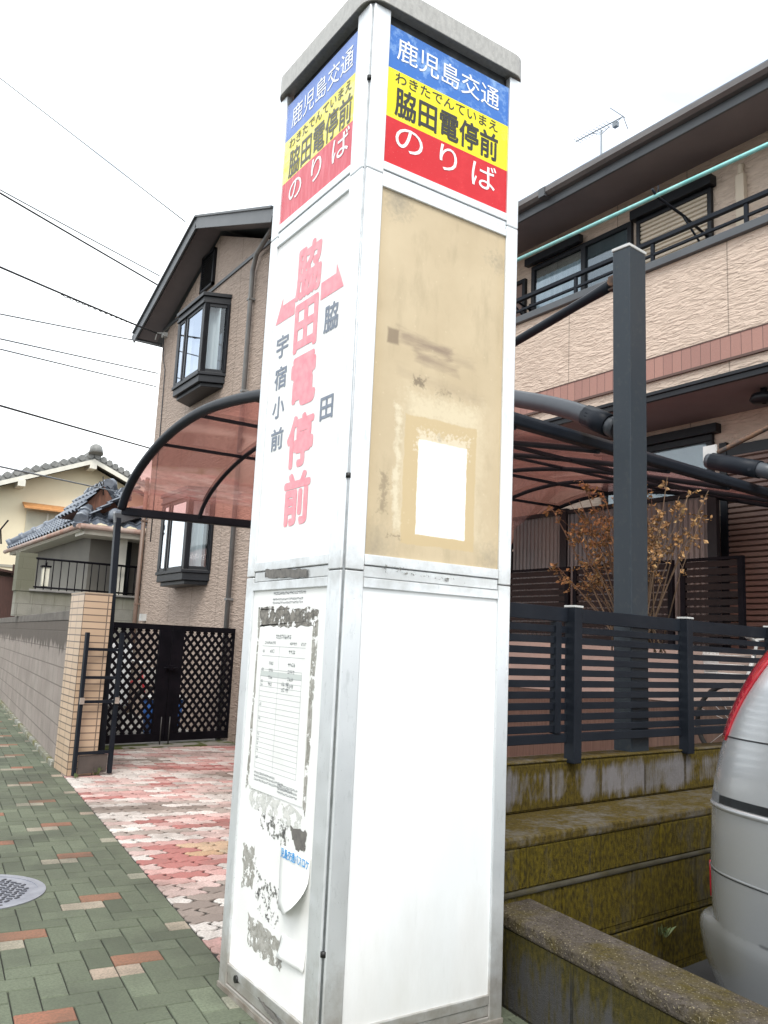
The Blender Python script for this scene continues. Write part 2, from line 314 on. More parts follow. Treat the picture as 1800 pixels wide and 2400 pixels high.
# ------------------------------------------------------------------ mesh builder
class MB:
    def __init__(s): s.v = []; s.f = []; s.mi = []; s.sm = []; s.tint = []
    def add(s, vs, fs, mi=0, smooth=False, tint=None):
        o = len(s.v); s.v += [tuple(p) for p in vs]
        for q in fs: s.f.append([i+o for i in q]); s.mi.append(mi); s.sm.append(smooth); s.tint.append(tint)
        return s
    def box(s, x0, x1, y0, y1, z0, z1, mi=0, tint=None, M=None):
        p = [Vector(q) for q in ((x0, y0, z0), (x1, y0, z0), (x1, y1, z0), (x0, y1, z0), (x0, y0, z1), (x1, y0, z1), (x1, y1, z1), (x0, y1, z1))]
        if M: p = [M @ q for q in p]
        return s.add(p, [(0, 3, 2, 1), (4, 5, 6, 7), (0, 1, 5, 4), (1, 2, 6, 5), (2, 3, 7, 6), (3, 0, 4, 7)], mi, tint=tint)
    def quad(s, a, b, c, d, mi=0): return s.add([a, b, c, d], [(0, 1, 2, 3)], mi)
    def bar(s, a, b, w, h, mi=0, up=(0, 0, 1)):            # rectangular bar from a to b
        a = Vector(a); b = Vector(b); d = (b-a).normalized(); up = Vector(up)
        sx = d.cross(up)
        if sx.length < 1e-4: sx = d.cross(Vector((0, 1, 0)))
        sx.normalize(); sy = sx.cross(d).normalized()
        p = []
        for c in (a, b):
            for (i, j) in ((-1, -1), (1, -1), (1, 1), (-1, 1)): p.append(c+sx*i*w/2+sy*j*h/2)
        return s.add(p, [(3, 2, 1, 0), (4, 5, 6, 7), (0, 1, 5, 4), (1, 2, 6, 5), (2, 3, 7, 6), (3, 0, 4, 7)], mi)
    def tube(s, pts, r, n=10, mi=0, smooth=True, cap=True):
        pts = [Vector(p) for p in pts]; rs = r if isinstance(r, (list, tuple)) else [r]*len(pts)
        vs = []; fs = []; prev = None
        for i, p in enumerate(pts):
            d = (pts[min(i+1, len(pts)-1)]-pts[max(i-1, 0)]).normalized()
            if prev is None:
                a = d.orthogonal().normalized()
            else:
                a = (prev-d*prev.dot(d)).normalized()
            prev = a; b = d.cross(a)
            for k in range(n):
                t = 2*math.pi*k/n; vs.append(p+(a*math.cos(t)+b*math.sin(t))*rs[i])
        for i in range(len(pts)-1):
            for k in range(n): fs.append((i*n+k, i*n+(k+1) % n, (i+1)*n+(k+1) % n, (i+1)*n+k))
        s.add(vs, fs, mi, smooth)
        if cap:
            o = len(s.v)-len(vs); s.f.append([o+k for k in range(n)][::-1]); s.mi.append(mi); s.sm.append(False); s.tint.append(None)
            s.f.append([o+(len(pts)-1)*n+k for k in range(n)]); s.mi.append(mi); s.sm.append(False); s.tint.append(None)
        return s
    def prism(s, poly, e, mi=0, tint=None, smooth=False):   # 3-D polygon swept along e
        n = len(poly); e = Vector(e); p = [Vector(q) for q in poly]
        fs = [list(range(n))[::-1], [n+i for i in range(n)]]+[(i, (i+1) % n, n+(i+1) % n, n+i) for i in range(n)]
        return s.add(p+[q+e for q in p], fs, mi, smooth, tint)
    def grid(s, rows, mi=0, smooth=True, closed=False):
        n = len(rows[0]); vs = [p for r in rows for p in r]; fs = []
        for i in range(len(rows)-1):
            for k in range(n if closed else n-1): fs.append((i*n+k, i*n+(k+1) % n, (i+1)*n+(k+1) % n, (i+1)*n+k))
        return s.add(vs, fs, mi, smooth)
    def build(s, name, mats, parent=None, bevel=0, seg=2, kind=None, label=None, solid=0):
        me = bpy.data.meshes.new(name); me.from_pydata(s.v, [], s.f)
        for m in (mats if isinstance(mats, (list, tuple)) else [mats]): me.materials.append(m)
        me.polygons.foreach_set('material_index', s.mi); me.polygons.foreach_set('use_smooth', s.sm)
        if any(t is not None for t in s.tint):
            ca = me.color_attributes.new('tint', 'FLOAT_COLOR', 'CORNER')
            i = 0
            for p, t in zip(me.polygons, s.tint):
                for li in p.loop_indices: ca.data[li].color = (*t, 1)
        me.update()
        o = bpy.data.objects.new(name, me); col.objects.link(o)
        if parent: o.parent = parent
        if solid:
            m = o.modifiers.new('solid', 'SOLIDIFY'); m.thickness = solid; m.offset = -1
        if bevel:
            m = o.modifiers.new('bevel', 'BEVEL'); m.width = bevel; m.segments = seg; m.limit_method = 'ANGLE'; m.angle_limit = R(35); m.harden_normals = False
        if kind: o['kind'] = kind
        if label: o['label'] = label
        return o
def tag(o, label, cat, group=None):
    o['label'] = label; o['category'] = cat
    if group: o['group'] = group
    return o
def thing(name, label, cat, loc=(0, 0, 0), rz=0, group=None):
    o = bpy.data.objects.new(name, None); col.objects.link(o); o.location = loc; o.rotation_euler = (0, 0, rz); o.empty_display_size = .2
    return tag(o, label, cat, group)
def dup(root, loc, rz, label):
    r = root.copy(); col.objects.link(r); r.location = loc; r.rotation_euler = (0, 0, rz); r['label'] = label
    for ch in list(root.children):
        c = ch.copy(); col.objects.link(c); c.parent = r
        for g in ch.children:
            d = g.copy(); col.objects.link(d); d.parent = c
    return r

# ------------------------------------------------------------------ lettering
_tc = {}
def glyph(body, bold=0.0):
    k = (body, bold)
    if k not in _tc:
        cu = bpy.data.curves.new('lettering', 'FONT'); cu.body = body; cu.size = 1; cu.offset = bold; cu.resolution_u = 4; cu.fill_mode = 'FRONT'
        o = bpy.data.objects.new('lettering', cu); col.objects.link(o)
        dg = bpy.context.evaluated_depsgraph_get(); me = o.evaluated_get(dg).to_mesh()
        vs = [(v.co.x, v.co.y) for v in me.vertices]; fs = [tuple(p.vertices) for p in me.polygons]
        o.evaluated_get(dg).to_mesh_clear(); bpy.data.objects.remove(o); bpy.data.curves.remove(cu)
        _tc[k] = (vs, fs)
    return _tc[k]
def put_text(mb, P, body, u0, u1, z0, z1, d, bold=0.0, mi=0):
    vs, fs = glyph(body)                                  # heavier strokes: the glyphs struck several times, slightly shifted
    xs = [v[0] for v in vs]; ys = [v[1] for v in vs]; a, b, c, e = min(xs)-bold, max(xs)+bold, min(ys)-bold, max(ys)+bold
    hits = [(0, 0)]+([(math.cos(t)*bold, math.sin(t)*bold) for t in [2*math.pi*k/8 for k in range(8)]] if bold else [])
    for n, (ox, oy) in enumerate(hits):
        mb.add([P(u0+(x+ox-a)/(b-a)*(u1-u0), z0+(y+oy-c)/(e-c)*(z1-z0), d+n*.00004) for x, y in vs], fs, mi)

# ================================================================== the setting: ground, paving
SN = math.hypot(1, .105); SDIR = Vector((.105/SN, 1/SN, 0)); TDIR = Vector((1/SN, -.105/SN, 0))
def ST(s, t, z=0): p = SDIR*s+TDIR*t; return Vector((p.x, p.y, z))
mb = MB(); mb.quad((-400, -400, -.30), (400, -400, -.30), (400, 400, -.30), (-400, 400, -.30)); mb.build('ground', EARTH, kind='structure')
mb = MB(); mb.prism([ST(-60, -12, -.20), ST(80, -12, -.20), ST(80, -3.35, -.20), ST(-60, -3.35, -.20)], (0, 0, .08)); mb.build('road', ASPH, kind='structure')
mb = MB(); mb.prism([ST(-60, -3.35, -.2), ST(80, -3.35, -.2), ST(80, -3.2, -.2), ST(-60, -3.2, -.2)], (0, 0, .2)); mb.build('kerb', CONC, kind='structure', bevel=.015)
mb = MB(); mb.prism([ST(-8, .87, -.35), ST(.9, 1.2, -.35), ST(.9, 14, -.35), ST(-8, 14, -.35)], (0, 0, .20)); mb.build('parking_lot', ASPH, kind='structure')

# green herringbone pavers: each laid as a real block with chamfered top
MC = Vector((-.635, 2.45, 0))
CT, CS, GAP = .104, .1135, .0045
def chamfer_block(mb, poly, h, tint, ch=.004, z=0):
    c = sum((Vector(p) for p in poly), Vector())/len(poly); n = len(poly)
    b = [Vector((p[0], p[1], z-.02)) for p in poly]; a = [Vector((p[0], p[1], z+h-ch)) for p in poly]
    t = []
    for p in poly:
        d = (c-Vector(p)); d.z = 0; l = d.length; t.append(Vector((p[0], p[1], z+h))+d/l*ch*1.3)
    fs = [[2*n+i for i in range(n)]]+[(i, (i+1) % n, n+(i+1) % n, n+i) for i in range(n)]+[(n+i, n+(i+1) % n, 2*n+(i+1) % n, 2*n+i) for i in range(n)]
    mb.add(b+a+t, fs, 0, tint=tint)
mb = MB(); bed = MB()
bed.prism([ST(-6, -3.2, -.3), ST(40, -3.2, -.3), ST(40, .0, -.3), ST(-6, .0, -.3)], (0, 0, .292)); bed.prism([ST(-6, 0.001, -.3), ST(.86, .001, -.3), ST(.86, .90, -.3), ST(-6, .90, -.3)], (0, 0, .2915))
j0, j1, i0, i1 = -34, 200, -31, 9
for j in range(j0, j1):
    for i in range(i0, i1):
        k = (i-j) % 4
        if k == 2: w, h = 2, 1
        elif k == 1: w, h = 1, 2
        else: continue
        s0, s1, t0, t1 = j*CS, (j+h)*CS, i*CT, (i+w)*CT
        if s0 > .80 or True:
            lim = .90 if s1 < .9 else 0.0
            if t0 >= lim-.01: continue
            t1 = min(t1, lim)
        if s1 > .86 and s0 < .86 and t0 >= 0: continue
        q = ST((s0+s1)/2, (t0+t1)/2)
        if (q-MC).length < .42 and all((ST(a, b)-MC).length < .335 for a in (s0, s1) for b in (t0, t1)): continue
        if s0 > 14 and rnd.random() < 0: continue
        ci = (.120+rnd.gauss(0, .013))
        tint = (ci*1.0, ci*1.16, ci*.80)
        if k == 2:
            if i % 4 == 0 and (j-2-((-i-4)//4)*4) % 8 == 0: tint = (.26+rnd.uniform(-.03, .03), .125, .080)
            elif i % 4 == 3 and (j-13-((i+1)//4)*4) % 8 == 0: tint = (.34+rnd.uniform(-.04, .04), .30, .235)
        if tint[1] > .25 and w == 2 and t1-t0 > .15 and rnd.random() < .75:
            tm = (t0+t1)/2; cells = [(t0, tm), (tm, t1)]
        else: cells = [(t0, t1)]
        g = GAP/2
        for (ta, tb) in cells:
            lvl = rnd.uniform(-.0012, .0012)
            chamfer_block(mb, [ST(s0+g, ta+g), ST(s0+g, tb-g), ST(s1-g, tb-g), ST(s1-g, ta+g)], lvl, tint)
mb.build('sidewalk', PAVEM, kind='structure'); bed.build('sidewalk_bed', JOINT, kind='structure')

# pink interlocking pavers of the driveway (wavy joints)
mb = MB(); bed = MB(); bed.prism([ST(.86, .002, -.3), ST(8.3, .002, -.3), ST(8.3, 6.6, -.3), ST(.86, 6.6, -.3)], (0, 0, .2925)); bed.build('driveway_bed', JOINT, kind='structure')
PW, PH = .225, .1125
def hline(j, t): return .86+j*PH+.012*math.sin(2*math.pi*(t/PW*2)+(0 if j % 2 else math.pi))
def vline(i, j, q):       # q 0..1 along the height of the row
    return (i+.5*(j % 2))*PW+.019*math.sin(2*math.pi*q)
for j in range(0, 66):
    for i in range(-1, 30):
        g = .0055; gs = .011; poly = []
        t0, t1 = (i+.5*(j % 2))*PW, (i+1+.5*(j % 2))*PW
        if t1 < .03: continue
        s0, s1 = .86+j*PH, .86+(j+1)*PH
        n = 8
        for a in range(n): q = a/n; t = t0+q*PW; poly.append((hline(j, t)+g, t))
        for a in range(5): q = a/5; poly.append((s0+q*PH, vline(i+1, j, q)-gs))
        for a in range(n): q = 1-a/n; t = t0+q*PW; poly.append((hline(j+1, t)-g, t))
        for a in range(5): q = 1-a/5; poly.append((s0+q*PH, vline(i, j, q)+gs))
        poly = [ST(s, max(t, .004)) for s, t in poly]
        if (i < 0 or t0 < 0) and t1 < .03: continue
        bandk = math.sin(j*.55+1.5*math.sin(i*.62+j*.2))+.8*math.sin(j*.31-i*.57+2)+rnd.gauss(0, .5)+.15
        if bandk > 1.25: tint = (.46, .18, .165)
        elif bandk > .6: tint = (.60, .36, .335)
        elif bandk > .0: tint = (.66, .50, .465)
        elif bandk > -.75: tint = (.72, .68, .64)
        elif bandk > -1.2: tint = (.46, .40, .36)
        else: tint = (.31, .26, .23)
        v = rnd.uniform(.74, 1.0); tint = tuple(c*v for c in tint)
        q_ = ((s0+s1)/2-2.95)**2/.045+((t0+t1)/2-.60)**2/.05
        if q_ < 1: tint = tuple(a*.35+b*.65 for a, b in zip(tint, (.50, .40, .22)))
        chamfer_block(mb, poly, rnd.uniform(-.001, .001), tint, .003)
mb.build('driveway', PINKM, kind='structure')
# threshold under the lattice gate, green with moss at one side
MOSSG = mat('moss_patch', (.22, .21, .185), (.055, .07, .010), 2.2, .95, 0, .6, 120, .004, .46, .5)
mb = MB(); mb.prism([(1.1, 7.66, -.1), (2.3, 7.80, -.1), (3.25, 7.80, -.1), (3.25, 8.3, -.1), (1.1, 7.95, -.1)], (0, 0, .112)); mb.build('gate_threshold', MOSSG, kind='structure')
mb = MB(); mb.prism([(1.1, 7.95, -.3), (3.25, 8.32, -.3), (3.25, 13.0, -.3), (1.45, 13.0, -.3)], (0, 0, .30)); mb.build('garden_path', CONC, kind='structure')

# ------------------------------------------------------------------ manhole cover
mh = thing('manhole_cover', 'round grey cast iron manhole cover with studs set in the green paving', 'manhole cover', MC)
mb = MB(); n = 48
mb.prism([(.31*math.cos(2*math.pi*k/n), .31*math.sin(2*math.pi*k/n), -.05) for k in range(n)], (0, 0, .052)); mb.build('cover_plate', IRON, mh, bevel=.006)
mb = MB(); pr = [(.295, -.04), (.295, .005), (.335, .005), (.335, -.04)]
mb.grid([[Vector((r*math.cos(2*math.pi*k/n), r*math.sin(2*math.pi*k/n), z)) for k in range(n)] for r, z in pr], 0, False, True); mb.build('rim', IRON, mh)
mb = MB()
for a in range(-7, 8):
    for b in range(-7, 8):
        x, y = a*.036+(.018 if b % 2 else 0), b*.036
        if x*x+y*y < .25**2:
            c, s_ = math.cos(.7 if (a+b) % 2 else -.7), math.sin(.7 if (a+b) % 2 else -.7)
            mb.prism([(x+c*u-s_*v, y+s_*u+c*v, .001) for u, v in ((-.014, -.006), (.014, -.006), (.014, .006), (-.014, .006))], (0, 0, .005))
mb.build('stud_pattern', IRON_D, mh)
mb = MB(); mb.prism([(.06+.02*math.cos(k), -.27+.012*math.sin(k), .001) for k in [2*math.pi*q/10 for q in range(10)]], (0, 0, .003)); mb.build('lift_hole', SCREW, mh)

# ================================================================== bus stop pillar
W = .79
bp = thing('bus_stop_pillar', 'tall square white metal bus stop pillar with blue yellow red name boards', 'bus stop')
def PA(u, z, d=0): return Vector((u, -d, z))             # face towards the parking lot
def PB(u, z, d=0): return Vector((-d, W-u, z))           # face towards the road
def fbox(mb, P, u0, u1, z0, z1, d0, d1, mi=0):
    mb.prism([P(u0, z0, d0), P(u1, z0, d0), P(u1, z1, d0), P(u0, z1, d0)], P(0, 0, d1)-P(0, 0, d0), mi)
ZC = 3.855
SEG = [(.0, 1.618), (1.621, 3.152), (3.155, ZC)]
def post(parts):
    mb = MB()
    for (P, u0, u1) in parts:
        for z0, z1 in SEG: fbox(mb, P, u0, u1, z0, z1, -.03, 0)
    return mb
# near corner post: two flat strips with a grooved bead between them
o = post([(PA, .014, .091), (PB, W-.104, W-.014)]).build('corner_post', ALU, bp, bevel=.004)
mb = MB(); mb.box(.017, .035, .017, .035, 0, ZC, 0); mb.tube([(.014, .014, 0), (.014, .014, ZC)], .0058, 8, 1); mb.build('corner_bead', [ALU_D, mat('bead_metal', (.40, .42, .44), (.28, .30, .31), 20, .4, .5)], o)
mb = MB()
for z in (3.529, 1.956, .355): mb.tube([(.012, .012, z-.009), (.012, .012, z+.009)], .011, 10)
mb.build('latch', SCREW, o)
post([(PA, W-.064, W)]).build('corner_post', ALU, bp, bevel=.004)
post([(PB, 0, .068)]).build('corner_post', ALU, bp, bevel=.004)
mb = MB(); mb.box(W-.07, W-.002, W-.07, W-.002, 0, ZC); mb.build('corner_post', ALU, bp, bevel=.004)
# far faces, plain white
for nm, c in (('plain_panel', ((.068, W-.07, W-.02, W-.012))), ('plain_panel', (W-.02, W-.012, .03, W-.07))):
    mb = MB(); mb.box(c[0], c[1], c[2], c[3], .02, ZC); mb.build(nm, WHITE, bp)
for P, u0, u1 in ((PA, .091, W-.064), (PB, .068, W-.104)):
    for z0, z1 in ((3.102, 3.208), (1.561, 1.681), (.0, .107)):
        mb = MB(); h = z1-z0
        fbox(mb, P, u0, u1, z0, z0+h*.30, -.03, .0); fbox(mb, P, u0, u1, z0+h*.315, z0+h*.66, -.03, -.006); fbox(mb, P, u0, u1, z0+h*.675, z1, -.03, -.001)
        mb.build('crossbar', ALU, bp, bevel=.003)
    mb = MB(); fbox(mb, P, u0, u1, 3.805, ZC+.02, -.06, -.036); mb.build('top_rail', ALU_D, bp)  # rail coloured dark to deepen the shade in the recess under the cap
# cap with rounded corners
def rrect(x0, x1, y0, y1, r, z, n=7):
    out = []
    for cx, cy, a0 in ((x1-r, y0+r, -90), (x1-r, y1-r, 0), (x0+r, y1-r, 90), (x0+r, y0+r, 180)):
        for k in range(n): a = R(a0+90*k/(n-1)); out.append(Vector((cx+r*math.cos(a), cy+r*math.sin(a), z)))
    return out
mb = MB(); rows = [rrect(.012, .778, .012, .778, .05, 3.868), rrect(-.016, .806, -.016, .806, .073, 3.866), rrect(-.019, .809, -.019, .809, .075, 3.858), rrect(-.022, .812, -.022, .812, .077, 3.860), rrect(-.022, .812, -.022, .812, .077, 3.955), rrect(-.012, .802, -.012, .802, .07, 3.966)]
mb.grid(rows, 0, False, True); mb.add(rows[-1], [list(range(len(rows[-1])))]); mb.add([Vector((p.x, p.y, 3.8685)) for p in rows[0]], [list(range(len(rows[0])))[::-1]]); mb.build('cap', CAPM, bp)

def strips(P, u0, u1, mats, d):
    mb = MB()
    for k, (z0, z1) in enumerate(((3.619, 3.804), (3.408, 3.619), (3.206, 3.408))): fbox(mb, P, u0, u1, z0, z1, -.02, d, k)
    return mb.build('name_board', mats, bp)
T = .0012
# bright board, facing the parking lot
nb = strips(PA, .091, W-.064, [S_BLUE, S_YEL, S_RED], -.010)
mb = MB(); put_text(mb, PA, '鹿児島交通', .132, .672, 3.667, 3.770, -.010+T, .004); put_text(mb, PA, 'の', .143, .276, 3.288, 3.388, -.010+T, .002); put_text(mb, PA, 'り', .362, .452, 3.285, 3.395, -.010+T, .002); put_text(mb, PA, 'ば', .532, .666, 3.278, 3.393, -.010+T, .002)
mb.build('lettering', WHITET, nb)
mb = MB(); put_text(mb, PA, 'わきたでんていまえ', .130, .668, 3.565, 3.612, -.010+T, .006); put_text(mb, PA, '脇田電停前', .133, .672, 3.424, 3.552, -.010+T, .022)
mb.build('lettering', BLACKT, nb)
# faded board facing the road, with sky glare mixed into its paler colours
nb = strips(PB, .068, W-.104, [F_BLUE, F_YEL, F_RED], -.010); nb['label'] = 'sun-faded name board in blue, yellow and pinkish red, paled with sky glare'
q = lambda y: W-y
mb = MB(); put_text(mb, PB, '鹿児島交通', q(.671), q(.140), 3.660, 3.765, -.010+T, .004); put_text(mb, PB, 'の', q(.652), q(.535), 3.286, 3.380, -.010+T, .006); put_text(mb, PB, 'り', q(.448), q(.360), 3.285, 3.395, -.010+T, .006); put_text(mb, PB, 'ば', q(.272), q(.137), 3.290, 3.400, -.010+T, .006)
mb.build('lettering', WHITET, nb)
mb = MB(); put_text(mb, PB, 'わきたでんていまえ', q(.680), q(.144), 3.562, 3.610, -.010+T, .006); put_text(mb, PB, '脇田電停前', q(.672), q(.132), 3.412, 3.548, -.010+T, .014)
mb.build('lettering', FB_BLACK, nb)

# middle panels
mb = MB(); fbox(mb, PA, .091, W-.064, 1.681, 3.102, -.02, -.010); mb.build('notice_panel', TANP, bp, label='tan panel stained with old glue and a white rectangle')
mb = MB(); fbox(mb, PB, .068, W-.104, 1.681, 3.102, -.02, -.010); sp = mb.build('stop_panel', POSTER, bp)
mb = MB()
for ch, y0, y1, z0, z1 in (('脇', .524, .304, 2.772, 3.012), ('田', .512, .312, 2.540, 2.757), ('電', .512, .296, 2.300, 2.520), ('停', .512, .290, 2.046, 2.268), ('前', .509, .290, 1.812, 2.028)):
    put_text(mb, PB, ch, q(y0), q(y1), z0, z1, -.010+T, .038)
for poly in (((.297, 2.712), (.297, 2.786), (.180, 2.786), (.180, 2.828), (.118, 2.712)), ((.520, 2.800), (.520, 2.726), (.695, 2.726), (.636, 2.838), (.636, 2.800))):
    mb.add([PB(q(y), z, -.010+T) for y, z in poly], [list(range(len(poly)))])
mb.build('lettering', PINKT, sp)
mb = MB()
for ch, y0, y1, z0, z1 in (('脇', .258, .146, 2.556, 2.672), ('田', .247, .147, 2.200, 2.294), ('宇', .670, .558, 2.560, 2.662), ('宿', .668, .556, 2.418, 2.520), ('小', .668, .558, 2.290, 2.386), ('前', .664, .550, 2.150, 2.246)):
    put_text(mb, PB, ch, q(y0), q(y1), z0, z1, -.010+T, .022)
mb.build('lettering', GREYT, sp)

# lower panels
mb = MB(); fbox(mb, PA, .091, W-.064, .107, 1.561, -.02, -.010); mb.build('blank_panel', WHITE, bp)
mb = MB(); fbox(mb, PB, .068, W-.104, .107, 1.561, -.02, -.010); lp = mb.build('poster_panel', POSTER, bp, label='white panel with torn and peeling notices')
def ragged(mb, P, poly, d, jit=.006, sub=9, seed=1, mi=0):
    rr_ = random.Random(seed); out = []
    for i in range(len(poly)):
        a, b = Vector(poly[i]), Vector(poly[(i+1) % len(poly)])
        for k in range(sub): p = a.lerp(b, k/sub); out.append(P(q(p.x+rr_.uniform(-jit, jit)), p.y+rr_.uniform(-jit, jit), d))
    mb.add(out, [list(range(len(out)))], mi)
def rquad(mb, x0, x1, z0, z1, d, mi=0): mb.add([PB(q(x0), z0, d), PB(q(x1), z0, d), PB(q(x1), z1, d), PB(q(x0), z1, d)], [(0, 1, 2, 3)], mi)
D0 = -.010
# residue of old posters
mb = MB()
ragged(mb, PB, [(.668, 1.49), (.648, 1.49), (.655, .80), (.676, .77)], D0+.0008, .006, 14, 2); ragged(mb, PB, [(.205, 1.42), (.163, 1.44), (.180, .74), (.205, .80)], D0+.0008, .006, 14, 3)
ragged(mb, PB, [(.665, .556), (.555, .575), (.552, .43), (.655, .41)], D0+.0008, .012, 10, 5); ragged(mb, PB, [(.580, .325), (.300, .305), (.296, .215), (.560, .215)], D0+.0008, .010, 12, 6)
mb.build('glue_residue', GLUE, lp)
mb = MB()
ragged(mb, PB, [(.655, 1.50), (.165, 1.485), (.18, 1.415), (.645, 1.415)], D0+.0010, .008, 16, 7)
mb.build('glue_residue', GLUE_D, lp)
mb = MB()
ragged(mb, PB, [(.290, .70), (.165, .708), (.168, .640), (.235, .628)], D0+.0010, .006, 10, 8)
ragged(mb, PB, [(.615, 1.648), (.26, 1.632), (.257, 1.600), (.609, 1.612)], .0006, .003, 20, 9)
ragged(mb, PB, [(.45, .082), (.30, .07), (.234, .05), (.36, .055)], .0006, .004, 12, 10)
mb.build('glue_residue', mat('dark_tape', (.11, .105, .10), (.17, .16, .145), 50, .7), lp)
mb = MB()
ragged(mb, PB, [(.655, .79), (.20, .76), (.22, .70), (.62, .715)], D0+.0009, .012, 10, 11); mb.build('glue_residue', GLUE_L, lp)
mb = MB()
ragged(mb, PB, [(.56, .715), (.30, .70), (.30, .62), (.52, .65)], D0+.0011, .01, 10, 12); ragged(mb, PB, [(.545, .50), (.33, .47), (.34, .33), (.52, .36)], D0+.0011, .012, 10, 13)
mb.build('glue_residue', SPECKS, lp)
mb = MB(); ragged(mb, PA, [(q(.175), 1.648), (q(.24), 1.65), (q(.315), 1.632), (q(.552), 1.622), (q(.55), 1.612), (q(.18), 1.624)], .0006, .006, 8, 14); mb.build('glue_residue', SPECKS, bp)
# timetable sheet
mb = MB(); rquad(mb, .624, .203, .782, 1.410, D0+.003); ts = mb.build('timetable_sheet', PAPER, bp, solid=.002)
mb = MB(); dd = D0+.0036; ln = .0014
def hl(z, x0, x1, w=ln): rquad(mb, x0, x1, z-w/2, z+w/2, dd)
def vl(x, z0, z1, w=.0016): rquad(mb, x+w/2, x-w/2, z0, z1, dd)
hl(1.338, .606, .245); hl(1.300, .606, .245); hl(1.247, .606, .262); vl(.455, 1.247, 1.338); vl(.606, .865, 1.247); vl(.262, .865, 1.247); vl(.452, .865, 1.24)
for k in range(19): hl(.865+k*.0197, .606, .262)
def scrib(x0, x1, z, h, seed):
    r_ = random.Random(seed); x = x0
    while x > x1:
        w = h*r_.uniform(.55, .95)
        for e in range(3):
            zz = z+h*r_.uniform(.1, .9); rquad(mb, x, x-w*.85, zz-h*.07, zz+h*.07, dd+.0001)
        xx = x-w*r_.uniform(.2, .7); rquad(mb, xx, xx-h*.14, z, z+h, dd+.0001); x -= w*1.12
scrib(.49, .36, 1.368, .018, 1); scrib(.585, .50, 1.346, .012, 2); scrib(.37, .32, 1.346, .012, 3); scrib(.28, .25, 1.346, .012, 4)
for k in range(5): scrib(.535, .505, 1.312-k*.027-(.02 if k > 0 else 0), .015, 10+k); scrib(.375, .325, 1.312-k*.027-(.02 if k > 0 else 0), .015, 20+k)
scrib(.60, .585, 1.312, .013, 31); scrib(.60, .585, 1.24, .013, 32)
for k, z in enumerate((1.195, 1.18, 1.105, 1.05, .99, .97, .95, .93, .90)): scrib(.60, .59, z, .011, 40+k)
scrib(.42, .40, 1.19, .016, 50); scrib(.385, .36, 1.19, .016, 51); scrib(.42, .40, 1.168, .016, 52); scrib(.385, .36, 1.168, .016, 53)
for k in range(3): scrib(.605, .43-k*.07, .842-k*.013, .010, 60+k); scrib(.40, .25, .825-k*.013, .009, 70+k)
mb.build('printed_table', PRINT, ts)
mb = MB(); rquad(mb, .606, .262, 1.2195, 1.240, dd-.0002); mb.build('printed_table', mat('grey_green_print', (.52, .56, .54)), ts)
mb = MB()
_d = dd; dd = D0+T
scrib(.541, .275, 1.541, .012, 80); scrib(.547, .29, 1.519, .010, 81); scrib(.547, .30, 1.505, .010, 82); dd = _d
mb.build('lettering', PRINT, lp)
# peeling leaflet, its lower corner hanging forward
mb = MB()
g = []
for a in range(9):
    row = []
    for b in range(9):
        u = a/8; v = b/8; x = .342-u*.218; z = .628-v*.22; curl = max(0, (v-.25))*max(0, u-.1)*.10*v
        row.append(PB(q(x), z+max(0, u+v-1.35)*.10, D0+.003+curl+.0015*math.sin(7*u+5*v)))
    g.append(row)
mb.grid(g); lf = mb.build('torn_leaflet', PAPER, bp, solid=.0012)
mb = MB(); put_text(mb, PB, '児島交通バスロケ', q(.338), q(.128), .586, .622, D0+.0052, .02); mb.build('lettering', BLUET, lf)
mb = MB(); g = [[PB(q(.300-a/6*.175), .335-b/5*.075-.0*a, D0+.002+(b/5)**2*.018*(1-a/9)) for b in range(6)] for a in range(7)]
mb.grid(g); mb.build('torn_leaflet', PAPER, bp, solid=.0012)
mb = MB(); ragged(mb, PB, [(.315, .30), (.295, .335), (.29, .245), (.32, .22)], D0+.0013, .004, 6, 15); mb.build('glue_residue', mat('grey_patch', (.20, .195, .18), (.30, .29, .27), 40, .8), lp)  # small ragged grey patch at the edge of the leaflet
mb = MB(); mb.tube([PB(q(.627), .078, -.005), PB(q(.627), .078, .006)], .014, 12); mb.build('bolt', SCREW, bp)
mb = MB(); fbox(mb, PA, -.003, W+.003, .0, .018, -.04, .004); fbox(mb, PB, -.003, W-.006, .0, .0185, -.04, .004); mb.build('base_flange', mat('stained_base', (.30, .28, .25), (.16, .13, .10), 9, .6, .2), bp)

# ================================================================== left side: block wall, gate pillar, gates
DA = math.atan(.1)
# concrete block wall along the sidewalk
bw = thing('block_wall', 'weathered grey concrete block wall along the green sidewalk, dark stained at the top', 'wall', ST(6.62, .0), math.atan2(SDIR.y, SDIR.x))
mb = MB(); mb.box(0, 12.5, -.13, 0, -.2, 1.475); mb.build('wall_body', BLOCKW, bw)
mb = MB()
x = 0
while x < 12.4: mb.box(x+.002, x+.598, -.135, .006, 1.478, 1.58); x += .6
mb.build('coping', mat('dark_coping', (.085, .075, .065), (.14, .125, .11), 3, .9, 0, .4, 90, .005, stretch=(1, 1, 2)), bw, bevel=.006)
mb = MB(); mb.box(0, 12.5, 0, .05, -.05, .05); mb.build('footing', mat('mossy_footing', (.20, .20, .18), (.10, .095, .02), 5, .9, 0, .4, 80, .01, c3=(.5, .5, .47), s3=14), bw, bevel=.01)
# tiled gate pillar
gp = thing('gate_pillar', 'square gate pillar clad in beige tiles with dark joints at the driveway entrance', 'gate pillar', (.648, 5.965, 0), -.02)
mb = MB(); mb.box(0, .27, 0, .56, .0, 1.74); mb.build('tile_shaft', TILEW, gp)
mb = MB(); mb.box(-.004, .274, -.004, .564, 1.741, 1.752); mb.build('cap', mat('tile_cap', (.45, .36, .27), (.38, .30, .22), 8, .6), gp)
